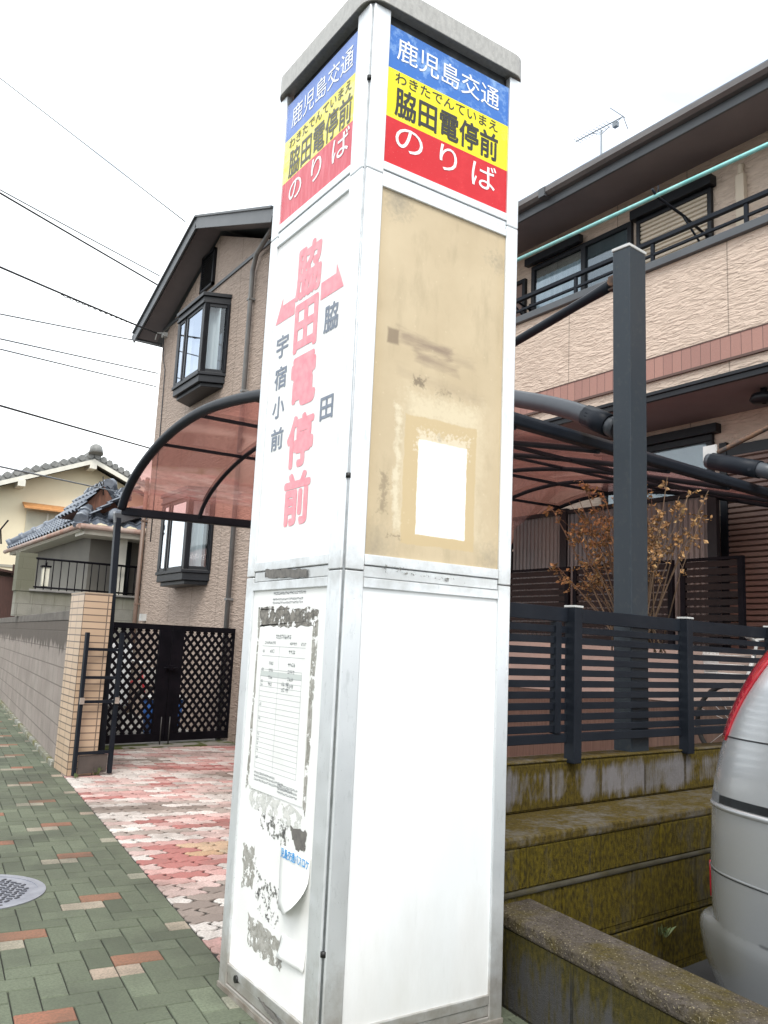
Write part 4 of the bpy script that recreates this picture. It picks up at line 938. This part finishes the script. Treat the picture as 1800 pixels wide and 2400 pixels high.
# pole brackets of the balcony
for y in (.30, 3.0):
    mb = MB(); mb.tube([(XW, y, 5.95), (.45, y, 6.05), (.02, y, 6.10), (-.08, y, 6.16)], .016, 8); mb.tube([(XW, y, 5.72), (.45, y, 6.04)], .012, 8); mb.tube([(.02, y, 6.10), (.0, y-.02, 6.22)], .010, 8); mb.box(XW-.03, XW, y-.03, y+.03, 5.65, 6.05); mb.build('pole_bracket', BLACKM, bh)
lp_ = thing('laundry_pole', 'long turquoise laundry pole held above the balcony rail', 'laundry pole', (5.2, 2.4, 0), math.atan(.025))
mb = MB(); mb.tube([(-.01, -3.2, 6.03), (-.01, 3.9, 6.19)], .022, 12); mb.build('pole_tube', CYAN, lp_)
mb = MB(); mb.tube([(-.01, 3.9, 6.19), (-.01, 3.95, 6.191)], .024, 12); mb.build('end_cap', mat('cap_plastic', (.05, .2, .22)), lp_)

# television aerial on the roof
an = thing('aerial', 'thin television aerial on a mast above the dark roof edge', 'antenna', (7.0, 5.06, 7.45))
mb = MB(); mb.tube([(0, 0, -.1), (0, 0, 1.40)], .014, 8); mb.build('mast', CABLE2, an)
mb = MB(); a, b = Vector((.05, .54, 1.52)), Vector((-.05, -.44, 1.36)); mb.tube([a, b], .009, 6)
for k in range(11):
    p = a.lerp(b, .03+.07*k); mb.tube([p-Vector((.08, 0, .0)), p+Vector((.08, 0, 0))], .004, 5)
p = b; mb.tube([p+Vector((-.16, .1, .12)), p+Vector((0, 0, 0)), p+Vector((.16, .1, .10))], .006, 5); mb.tube([p+Vector((-.12, .02, -.13)), p, p+Vector((.12, .02, -.13))], .006, 5); mb.box(p.x-.03, p.x+.03, p.y+.10, p.y+.17, p.z-.09, p.z-.02)
mb.tube([Vector((0, .17, 1.44)), Vector((0, 0, 1.34)), Vector((0, -.15, 1.38))], .006, 5); mb.build('elements', CABLE2, an)
mb = MB()
for t in range(3):
    a_ = t*2.1+.4; mb.tube([(0, 0, .75), (.5*math.cos(a_), .5*math.sin(a_), -.02)], .002, 4)
mb.build('guy_wires', CABLE2, an)

# yard behind the slat fence: low wall, corrugated screen, slatted screen, orange shrub
lw = thing('yard_wall', 'low brown plank-faced yard wall with pink top behind the slat fence', 'wall', (5.0, 1.2, 0), .03)
mb = MB(); mb.box(0, .15, -3.5, 4.2, -.1, .98); mb.build('plank_face', mat('brown_plank_face', (.145, .095, .07), (.095, .06, .045), 6, .75, 0, .4, 40, .006, stretch=(1, 9, .4)), lw)
mb = MB(); mb.box(-.005, .155, -3.5, 4.2, .982, 1.47); mb.build('tile_band', mat('pink_band', (.44, .36, .31), (.38, .31, .27), 2, .7), lw)
ss = thing('slatted_screen', 'very dark brown slatted screen standing between the shrub and the house wall', 'fence', (5.0, 1.2, 0), .03)
for y0, y1 in ((.50, 1.12), (1.2, 2.4), (2.46, 3.9)):
    mb = MB(); mb.box(.02, .06, y0, y0+.05, 1.475, 2.24); mb.box(.02, .06, y1-.05, y1, 1.475, 2.24); mb.box(.02, .06, y0, y1, 2.241, 2.265); p_ = mb.build('frame', BLACKG, ss)
    mb = MB()
    for k in range(11): z = 1.50+k*.068; mb.box(.028, .045, y0+.05, y1-.05, z, z+.052)
    mb.build('slats', mat('dark_slat', (.014, .010, .010), (.02, .014, .013), 4, .6, spec=.2) if y0 < .6 else bpy.data.materials['dark_slat'], p_)
cs = thing('corrugated_screen', 'grey translucent corrugated plastic screen behind the orange shrub', 'screen', (5.75, 1.2, 0), .03)
mb = MB(); mb.box(0, .012, 1.32, 4.05, 1.25, 2.98); mb.build('plastic_sheet', CORRUG, cs)
for y in (1.26, 3.2, 4.10):
    mb = MB(); mb.box(-.03, .03, y-.05, y+.05, 0, 3.05 if y < 4 else 2.6); mb.build('post', DARKBR, cs)
mb = MB(); mb.box(-.02, .03, 1.31, 4.05, 2.985, 3.03); mb.build('rail', DARKBR, cs)

sb = thing('orange_shrub', 'shrub with sparse withered orange leaves behind the slate carport mast', 'shrub', (3.35, 1.35, 0))
LEAFO = mat('withered_leaf', (.36, .19, .065), (.15, .075, .03), 11, .65, c3=(.62, .43, .20), s3=17)
r_ = random.Random(21); br = MB(); lf_ = MB()
def leaf(mb, p, s):
    d = Vector((r_.gauss(0, 1), r_.gauss(0, 1), r_.gauss(-.3, .8))).normalized(); n = d.orthogonal().normalized(); n = (Matrix.Rotation(r_.uniform(0, 6.28), 3, d) @ n)
    b_ = p; t = p+d*s; m_ = p+d*s*.5+n.cross(d)*s*.12
    mb.add([b_, m_-n*s*.34, t, m_+n*s*.34], [(0, 1, 2, 3)], 0)
clumps = [(.52, 2.70), (.45, 2.60), (.62, 2.52), (.49, 2.51), (.78, 2.48), (.91, 2.43), (.49, 2.32), (.62, 2.32), (.52, 2.19), (.65, 2.11), (.57, 2.08), (.76, 2.05), (.79, 1.93), (.69, 1.95), (.38, 2.45), (.36, 2.22), (.30, 2.34), (.22, 2.52), (.18, 2.20), (.10, 2.40), (-.01, 2.63), (-.18, 2.62), (-.44, 2.50), (-.28, 2.50), (-.11, 2.52), (-.07, 2.40), (-.01, 2.31), (-.04, 2.25), (-.15, 2.25), (-.25, 2.23), (-.18, 2.11), (-.07, 2.08), (.01, 2.04), (-.35, 2.20), (.05, 2.15), (.12, 2.05), (-.10, 2.32), (.42, 2.05), (.02, 2.22), (.6, 2.42), (.42, 2.30)]
for k_, (ty, tz) in enumerate(clumps):
    t = Vector((r_.uniform(-.22, .22), ty, tz)); st = Vector((r_.uniform(-.05, .05), .12+r_.uniform(-.06, .06), 1.30)); mid = st.lerp(t, .55)+Vector((r_.uniform(-.06, .06), r_.uniform(-.06, .06), .10))
    bez = lambda u: st*(1-u)**2+mid*2*u*(1-u)+t*u*u
    br.tube([Vector((0, .10, .0)), st]+[bez(u) for u in (.2, .4, .6, .8, 1)], [.016, .012, .008, .006, .005, .004, .002], 5)
    for k in range(7):
        u = r_.uniform(.72, 1); p = bez(u); e = p+Vector((r_.gauss(0, .06), r_.gauss(0, .06), r_.gauss(-.01, .05))); br.tube([p, e], [.0028, .0012], 4, cap=False)
        for q_ in range(r_.randint(5, 12)):
            v_ = r_.uniform(.15, 1.08); leaf(lf_, p.lerp(e, v_)+Vector((r_.gauss(0, .006), r_.gauss(0, .006), r_.gauss(0, .006))), r_.choice((.014, .02, .026, .033, .042))*r_.uniform(.8, 1.2))
for k in range(14):                                      # bare twigs without leaves
    st = Vector((r_.uniform(-.1, .1), r_.uniform(-.1, .3), 1.4)); t = Vector((r_.uniform(-.2, .2), r_.uniform(-.6, .8), r_.uniform(2.2, 2.65))); br.tube([st, st.lerp(t, .5)+Vector((0, 0, .08)), t], [.006, .004, .0015], 4)
br.build('branches', BARK, sb); lf_.build('foliage', LEAFO, sb)
bicycle('bicycle', 'pale grey bicycle behind the slat fence beside the silver van', (4.62, .98, .55), 1.75, LGREY)

# ================================================================== old tiled house and cream house beyond the block wall
def tile_face(mb, o, along, up, L_, H_, nrm, pa=.27, ph=.235, amp=.026):
    o, along, up, nrm = Vector(o), Vector(along).normalized(), Vector(up).normalized(), Vector(nrm).normalized()
    na = max(2, int(L_/pa*8)); rows = []
    for r in range(int(H_/ph)+1):
        for e, h in ((0, .038), (.999, .0)):
            v = min((r+e)*ph, H_)
            rows.append([o+along*(L_*k/na)+up*v+nrm*(h+amp*math.sin(2*math.pi*(L_*k/na)/pa)+.012*math.sin(4*math.pi*(L_*k/na)/pa+.6)) for k in range(na+1)])
    return mb.grid(rows, 0, False)
def ridge(mb, a, b, r=.10, step=.26, mi=0):
    a, b = Vector(a), Vector(b); n = max(1, int((b-a).length/step)); d = (b-a)/n
    mb.tube([a, b], r, 8, mi)
    for k in range(n): mb.tube([a+d*k-d*.04, a+d*k+d*.28], r*1.28, 8, mi)
    mb.bar(a-Vector((0, 0, r*1.0)), b-Vector((0, 0, r*1.0)), r*2.6, r*.8, mi)
oh = thing('tiled_house', 'old grey single-storey house with blue-grey tiled roof above the block wall', 'house', (2.3, 13.0, 0))
mb = MB(); mb.box(.28, 6, .55, 7.0, 0, 3.25); mb.build('wall', PLAST, oh)
mb = MB(); mb.box(-.74, 1.3, -.02, .25, 0, 2.02); mb.box(-1.02, -.742, -.02, .25, 1.585, 2.018); mb.box(-1.04, -.74, -.03, .27, 2.02, 2.68); mb.build('base_wall', blocks('grimy_block', (.25, .245, .215), (.30, .29, .25), .40, .2, (.16, .155, .13), .006, stainz=(1.75, 2.05), stain=(.13, .13, .09)), oh)
mb = MB(); mb.box(-.82, 1.4, -.06, .27, 2.022, 2.06); mb.build('sill', CONC, oh, bevel=.01)
mb = MB()
mb.tube([(-.76, -.02, 2.60), (1.15, -.02, 2.60)], .02, 8); mb.tube([(-.76, -.02, 2.10), (1.15, -.02, 2.10)], .016, 8)
for k in range(15): x = -.72+k*.132; mb.tube([(x, -.02, 2.06), (x, -.02, 2.60)], .009, 6)
mb.build('railing', BLACKG, oh)
mb = MB(); mb.box(-.62, -.50, .02, .14, 2.12, 2.46); wl = mb.build('wall_lamp', mat('lamp_shade', (.80, .78, .66), (.72, .70, .58), 8, .5), oh, bevel=.01)
mb = MB(); mb.box(-.63, -.49, .01, .15, 2.095, 2.119); mb.build('lamp_base', BLACKG, wl); mb = MB(); mb.box(-.64, -.48, .0, .16, 2.461, 2.49); mb.tube([(-.56, .08, 2.49), (-.56, .08, 2.55)], .02, 8); mb.build('lamp_cap', BLACKG, wl)
mb = MB(); mb.box(.70, .84, .10, .24, 1.95, 3.2); mb.build('porch_post', WHITEW, oh)
mb = MB(); mb.box(.86, 1.02, .4, .54, 2.0, 3.15); mb.build('doorway', DARKBR, oh)
ro = MB()
up1 = Vector((1.1, 0, .86)); n1 = Vector((-.86, 0, 1.1))
tile_face(ro, (-.10, -.1, 3.30), (0, 1, 0), up1, 6.9, 1.36, n1)
tile_face(ro, (-.10, -.25, 3.26), (1, 0, 0), (0, 1.1, .66), 6.2, .72, (0, -.66, 1.1))
tile_face(ro, (6.1, 6.9, 3.30), (0, -1, 0), Vector((-1.1, 0, .86)), 6.9, 3.2, Vector((.86, 0, 1.1)))
rf = ro.build('roof', TILE, oh)
mb = MB(); ridge(mb, (.95, .9, 4.12), (.95, 6.6, 4.12)); ridge(mb, (-.12, -.22, 3.34), (.10, .25, 3.62)); ridge(mb, (-.1, 6.8, 3.42), (.95, 6.5, 4.12)); mb.build('hip_ridge', TILE, rf)
mb = MB(); mb.box(-.02, 6, -.15, .5, 3.10, 3.22); mb.box(-.05, .3, .0, 6.8, 3.16, 3.26); mb.build('eave_board', WHITEW, rf)
mb = MB(); mb.tube([(-.14, -.30, 3.22), (-.14, 6.9, 3.24)], .05, 8); mb.tube([(-.14, -.30, 3.22), (4.0, -.30, 3.22)], .05, 8); mb.build('eave_gutter', mat('old_gutter', (.30, .17, .13), (.40, .33, .29), 3, .6), rf)
# little gable with red-brown boards over the porch
mb = MB(); gx0, gy0 = .36, .28
mb.prism([(gx0-.40, gy0, 3.58), (gx0+.40, gy0, 3.58), (gx0, gy0, 4.08)], (0, 1.6, 0)); mb.build('gable_board', REDWOOD, oh)
mb = MB(); tile_face(mb, (gx0-.44, gy0-.10, 3.56), (0, 1, 0), (.44, 0, .55), 1.7, .66, (-.55, 0, .44)); tile_face(mb, (gx0+.44, gy0+1.6, 3.56), (0, -1, 0), (-.44, 0, .55), 1.7, .66, (.55, 0, .44)); gr = mb.build('gable_roof', TILE, oh)
mb = MB(); ridge(mb, (gx0+.10, gy0+.1, 4.16), (gx0+.10, gy0+1.6, 4.16), .08); mb.tube([(gx0+.22, gy0+.3, 4.10), (gx0+.22, gy0+.32, 4.24), (gx0+.22, gy0+.34, 4.30)], [.12, .10, .04], 8); mb.build('gable_ridge', TILE, gr)
mb = MB(); ridge(mb, (gx0+.18, gy0-.42, 3.50), (gx0+.75, gy0-.1, 3.72), .085); mb.tube([(gx0+.12, gy0-.46, 3.40), (gx0+.12, gy0-.45, 3.56), (gx0+.12, gy0-.44, 3.62)], [.13, .11, .04], 8); mb.build('porch_ridge', TILE, gr)
mb = MB(); mb.tube([(-.3, 6.6, 3.4), (-.35, 6.6, 3.75), (-.2, 6.6, 4.0)], .02, 6); mb.build('roof_hook', BLACKG, rf)
mb = MB(); mb.tube([(.34, .2, 4.0), (.25, .2, 4.15), (.2, .2, 4.05)], .015, 5); mb.tube([(.34, .2, 3.9), (.3, .2, 4.25)], .01, 5); mb.build('roof_bracket', SCREW, rf)

ch = thing('cream_house', 'cream plastered two-storey house with a wide tiled gable far beyond the block wall', 'house', (5.45, 26, 0))
mb = MB(); mb.prism([(-5.2, 0, -.2), (3.6, 0, -.2), (3.6, 0, 5.40), (0, 0, 6.92), (-5.2, 0, 4.75)], (0, 9, 0)); mb.build('wall', CREAMW, ch)
mb = MB()
roof_pts = lambda x0, z0, x1, z1, th: [(x0, -.6, z0), (x1, -.6, z1), (x1, -.6, z1+th), (x0, -.6, z0+th)]
mb.prism(roof_pts(-6.0, 4.54, 0, 7.02, .14), (0, 10.2, 0)); mb.prism(roof_pts(0, 7.02, 4.4, 5.2, .14), (0, 10.2, 0)); rf = mb.build('roof', TILE2, ch)
mb = MB(); mb.prism([(-6.0, -.64, 4.40), (0, -.64, 6.88), (0, -.64, 7.03), (-6.0, -.64, 4.55)], (0, .035, 0)); mb.prism([(0, -.64, 6.88), (4.4, -.64, 5.06), (4.4, -.64, 5.21), (0, -.64, 7.03)], (0, .035, 0)); mb.build('barge_board', WHITEW, rf)
for x, z in ((-.02, 6.86), (-2.15, 5.97), (-4.2, 5.12), (2.1, 5.98)):
    mb = MB(); mb.box(x-.11, x+.11, -.66, .0, z-.16, z+.04); mb.build('purlin_end', WHITEW, rf)
mb = MB(); ridge(mb, (0, -.6, 7.24), (0, 9.6, 7.24), .12); mb.tube([(0, -.72, 7.18), (0, -.66, 7.42), (0, -.6, 7.5)], [.24, .2, .08], 10)
for sg in (-1, 1):
    a, b = Vector((0, -.55, 7.16)), Vector((sg*(6 if sg < 0 else 4.4), -.55, 7.16-(2.48 if sg < 0 else 1.82))); n = 22
    for k in range(n): p = a.lerp(b, (k+.5)/n); mb.tube([p+Vector((0, -.1, .02)), p+Vector((0, .5, .02))], .11, 6)
mb.build('ridge_tiles', TILE2, rf)
mb = MB(); mb.prism([(-1.95, -.45, 5.16), (-.35, -.45, 5.16), (-.35, 0, 5.36), (-1.95, 0, 5.36)], (0, 0, .05)); mb.build('awning', ORANGEW, ch)
mb = MB(); frame_rect(mb, -.0, 0, 0, 0, 0, 0) if False else mb.box(-1.8, -.5, -.04, -.0, 4.1, 5.15); w_ = mb.build('window', mat('pale_window', (.50, .47, .36), (.44, .42, .33), 3, .4), ch)
mb = MB(); mb.box(-1.18, -1.12, -.055, -.04, 4.12, 5.12); mb.build('mullion', WHITEW, w_)
mb = MB(); mb.box(-5.22, 3.62, -.03, 0, 3.28, 3.36); mb.build('floor_band', mat('grey_band', (.32, .30, .25)), ch)
sd_ = thing('wooden_shed', 'small dark red-brown wooden shed at the far end of the block wall', 'shed', (2.16, 20.4, 0), -.105)
mb = MB(); mb.box(0, .9, 0, 2, 0, 2.66); mb.build('shed_wall', SHEDW, sd_)
mb = MB(); mb.prism([(-.08, -.12, 2.80), (1.0, -.12, 2.66), (1.0, -.12, 2.71), (-.08, -.12, 2.86)], (0, 2.3, 0)); mb.box(.3, .42, -.05, .07, 2.7, 2.98); mb.build('shed_roof', SHEDW, sd_)
mb = MB(); mb.box(.86, .89, -.03, -.001, 1.85, 1.98); mb.build('corner_strap', LGREY, sd_)

# ================================================================== silver van
CH = R(76); ZL = -.15
van = thing('silver_van', 'silver minivan with red tail lamp parked behind the low wall at the right edge', 'van', (2.415, -.385, ZL), CH)
def interp(tab, z):
    if z <= tab[0][0]: return tab[0][1]
    for (a, b), (c, d) in zip(tab, tab[1:]):
        if z <= c: t = (z-a)/(c-a); return b+(d-b)*t
    return tab[-1][1]
RO = [(.18, .05), (.5, .0), (.75, .003), (1.0, .018), (1.15, .05), (1.3, .095), (1.42, .155), (1.55, .235), (1.67, .35), (1.73, .46)]
WW = [(.18, .80), (.35, .835), (.7, .845), (1.0, .842), (1.15, .828), (1.3, .81), (1.45, .785), (1.55, .76), (1.66, .70), (1.73, .58)]
FO_ = [(.18, 4.0), (.4, 4.12), (.65, 4.1), (.85, 3.95), (.98, 3.45), (1.1, 3.2), (1.3, 2.9), (1.5, 2.6), (1.65, 2.3), (1.73, 2.0)]
def smooth_tab(tab, z): return sum(interp(tab, z+e)*w for e, w in ((-.06, .25), (0, .5), (.06, .25)))
def cpt(th, z, off=0, dro=0, dw=0):
    # th 0..90 corner (rear to side); >90: along the side, metres = (th-90)/10
    ro, w = smooth_tab(RO, z)+dro, smooth_tab(WW, z)+dw; a, b, n = .42, .30, 2.5
    if th <= 90:
        t = R(max(th, 0)); X, Y = a*max(0, math.cos(t))**(2/n), b*math.sin(t)**(2/n); x, y = ro+a-X, w-b+Y
        nx, ny = -(X/a)**(n-1)/a, (Y/b)**(n-1)/b; l = math.hypot(nx, ny); nx, ny = nx/l, ny/l
    else:
        x, y = ro+a+(th-90)/10, w; nx, ny = 0, 1
    return Vector((-(x+nx*off), y+ny*off, z))
def outline(z):
    ro, w, fo = smooth_tab(RO, z), smooth_tab(WW, z), smooth_tab(FO_, z)
    half = [Vector((-ro, 0, z)), Vector((-ro, (w-.30)*.6, z))]+[cpt(t, z) for t in range(0, 91, 6)]
    side0 = ro+.42; side1 = fo-.7
    half += [Vector((-(side0+(side1-side0)*k/6), w, z)) for k in range(1, 7)]
    half += [Vector((-(side1+.7*math.sin(R(t))), w-.42+.42*math.cos(R(t)), z)) for t in range(10, 91, 10)]+[Vector((-fo, 0, z))]
    return half+[Vector((p.x, -p.y, p.z)) for p in half[-2:0:-1]]
zs = [.18+k*.05 for k in range(32)]
mb = MB(); rows = [outline(z) for z in zs]; mb.grid(rows, 0, True, True); mb.add([p for p in rows[-1]], [list(range(len(rows[-1])))], 0); mb.add([p for p in rows[0]], [list(range(len(rows[0])))[::-1]], 1)
mb.build('body', [SILVER, SCREW], van)
def patch(mb, th0, th1, z0, z1, off, nth=24, nz=8, mi=0, edge=None):
    g = []
    for k in range(nz+1):
        z = z0+(z1-z0)*k/nz; a, b = (edge(z) if edge else (th0, th1))
        g.append([cpt(a+(b-a)*i/nth, z, off) for i in range(nth+1)])
    mb.grid(g, mi, True)
mb = MB(); patch(mb, 0, 48, 1.195, 1.66, .007, nz=14, edge=lambda z: (0, 54+9*min(1, (z-1.195)/.3))); mb.build('tail_lamp', REDLAMP, van, solid=.01)
SEAM = mat('panel_gap', (.02, .022, .025), rough=.6)
mb = MB(); patch(mb, 34, 112, 1.208, 1.214, .0012, 40, 1); mb.build('panel_seam', SEAM, van)
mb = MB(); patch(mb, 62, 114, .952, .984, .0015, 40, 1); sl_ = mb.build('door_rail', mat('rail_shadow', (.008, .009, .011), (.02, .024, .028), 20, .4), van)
mb = MB(); patch(mb, 36, 61.5, .948, .988, .0015, 20, 1); mb.build('rail_end_cover', mat('grey_plastic', (.16, .17, .18), (.20, .21, .22), 30, .5), sl_)
mb = MB(); g = []
for z, o in ((.948, .001), (.943, .007), (.935, .008), (.926, .001)): g.append([cpt(36+78*i/40, z, o) for i in range(41)])
mb.grid(g); mb.build('body_crease', SILVER, van)
# rear bumper with rounded step, reflector and its upper seam
mb = MB(); g = []
for z, dr in ((.16, .0), (.20, -.045), (.32, -.085), (.43, -.085), (.465, -.072), (.484, -.055), (.492, -.01), (.497, .02)):
    row = [cpt(t, z, .004 if z < .48 else 0, dro=dr*(lambda q_: q_*q_*(3-2*q_))(max(0, min(1, (63-t)/28)))) for t in range(0, 91, 5)]+[cpt(90+k*2, z, .004 if z < .48 else 0) for k in range(1, 4)]
    g.append([Vector((p.x, -p.y, p.z)) for p in row[::-1]]+row)
mb.grid(g); mb.build('rear_bumper', SILVER, van)
mb = MB(); patch(mb, 0, 112, .682, .686, .0012, 50, 1); mb.build('panel_seam', SEAM, van)
mb = MB(); g = []
for z, o in ((.686, .001), (.690, .003), (.694, .001)): g.append([cpt(10+102*i/50, z, o) for i in range(51)])
mb.grid(g); mb.build('body_crease', SILVER, van)
mb = MB(); patch(mb, 0, 30, .55, .69, .012, 10, 3); mb.build('reflector', REDLAMP, van, solid=.012)
for sgn in (1, -1):
    mb = MB(); g = [[Vector((-(1.25+(2.45-1.25)*i/8), sgn*(smooth_tab(WW, z)+.003), z)) for i in range(9)] for z in (1.14, 1.25, 1.35, 1.45, 1.56)]; mb.grid(g); mb.build('side_window', GLASSD, van)
for x in (-1.02, -3.25):
    for sgn in (1, -1):
        mb = MB(); n = 32
        mb.grid([[Vector((x+r*math.cos(2*math.pi*k/n), sgn*y, .31+r*math.sin(2*math.pi*k/n))) for k in range(n)] for r, y in ((.20, .852), (.29, .858), (.31, .84), (.31, .68), (.20, .66))], 0, True, True); w_ = mb.build('wheel', RUBBER, van)
        mb = MB(); mb.prism([Vector((x+.20*math.cos(2*math.pi*k/24), sgn*.845, .31+.20*math.sin(2*math.pi*k/24))) for k in range(24)], (0, -sgn*.1, 0)); mb.build('rim', LGREY, w_)

# ================================================================== overhead lines
def wire(name, label, P, Q, sag, r, m, ext=8, n=14):
    P, Q = Vector(P), Vector(Q); A = P-(Q-P)*(ext/max(.1, abs(Q.x-P.x)))
    pts = []
    for k in range(n+1):
        t = k/n; p = A.lerp(Q, t); p.z -= sag*4*t*(1-t); pts.append(p-A)
    o = MB().tube(pts, r, 6, 0).build(name, m); o.location = A
    return tag(o, label, 'power line', 'overhead lines crossing the sky at left')
wire('power_line', 'very faint topmost thin line crossing the sky to the gable peak', (0, 12.82, 11.10), (3.0, 11.0, 8.58), .0, .0108, CABLE2)
wire('power_line', 'dark line under the topmost faint one, running to the gable roof edge', (0, 10.79, 7.99), (3.0, 12.28, 7.85), .05, .016, CABLE)
wire('power_line', 'paler thin line splitting off just above the dark gable line', (0, 10.75, 8.02), (3.0, 12.2, 8.0), .05, .0115, CABLE2)
tw = wire('power_line', 'thick dark twisted service line ending at the house corner bracket below the gable', (0, 9.78, 6.45), (3.12, 12.35, 6.93), .10, .016, CABLE)
mb = MB(); P_, Q_ = Vector((1.0, 10.6, 6.57)), Vector((2.95, 12.2, 6.895)); mb.tube([P_.lerp(Q_, k/120)-Vector(tw.location)+Vector((0, .011*math.cos(k*.9), .011*math.sin(k*.9)))-Vector((0, 0, .06*(1-k/120))) for k in range(121)], .007, 5); mb.build('wrap', CABLE, tw)
wire('power_line', 'faint pale line meeting the house wall just beneath the thick twisted line', (0, 9.16, 5.49), (3.2, 12.42, 6.75), .02, .0108, CABLE2)
wire('power_line', 'upper of two thin pale lines reaching the house wall beside the upper bay window', (0, 8.87, 5.06), (3.2, 12.42, 6.20), .02, .0108, CABLE2)
wire('power_line', 'lower of two thin pale lines reaching the house wall beside the upper bay window', (0, 8.76, 4.89), (3.2, 12.45, 5.95), .02, .0105, CABLE2)
wire('power_line', 'grey line passing above the cream house to the brown wall', (0, 8.2, 4.03), (3.2, 12.43, 4.76), .03, .014, CABLE)
wire('power_line', 'lowest line, crossing in front of the cream gable', (0, 7.65, 3.185), (2.9, 13.3, 4.02), .02, .0115, CABLE2)
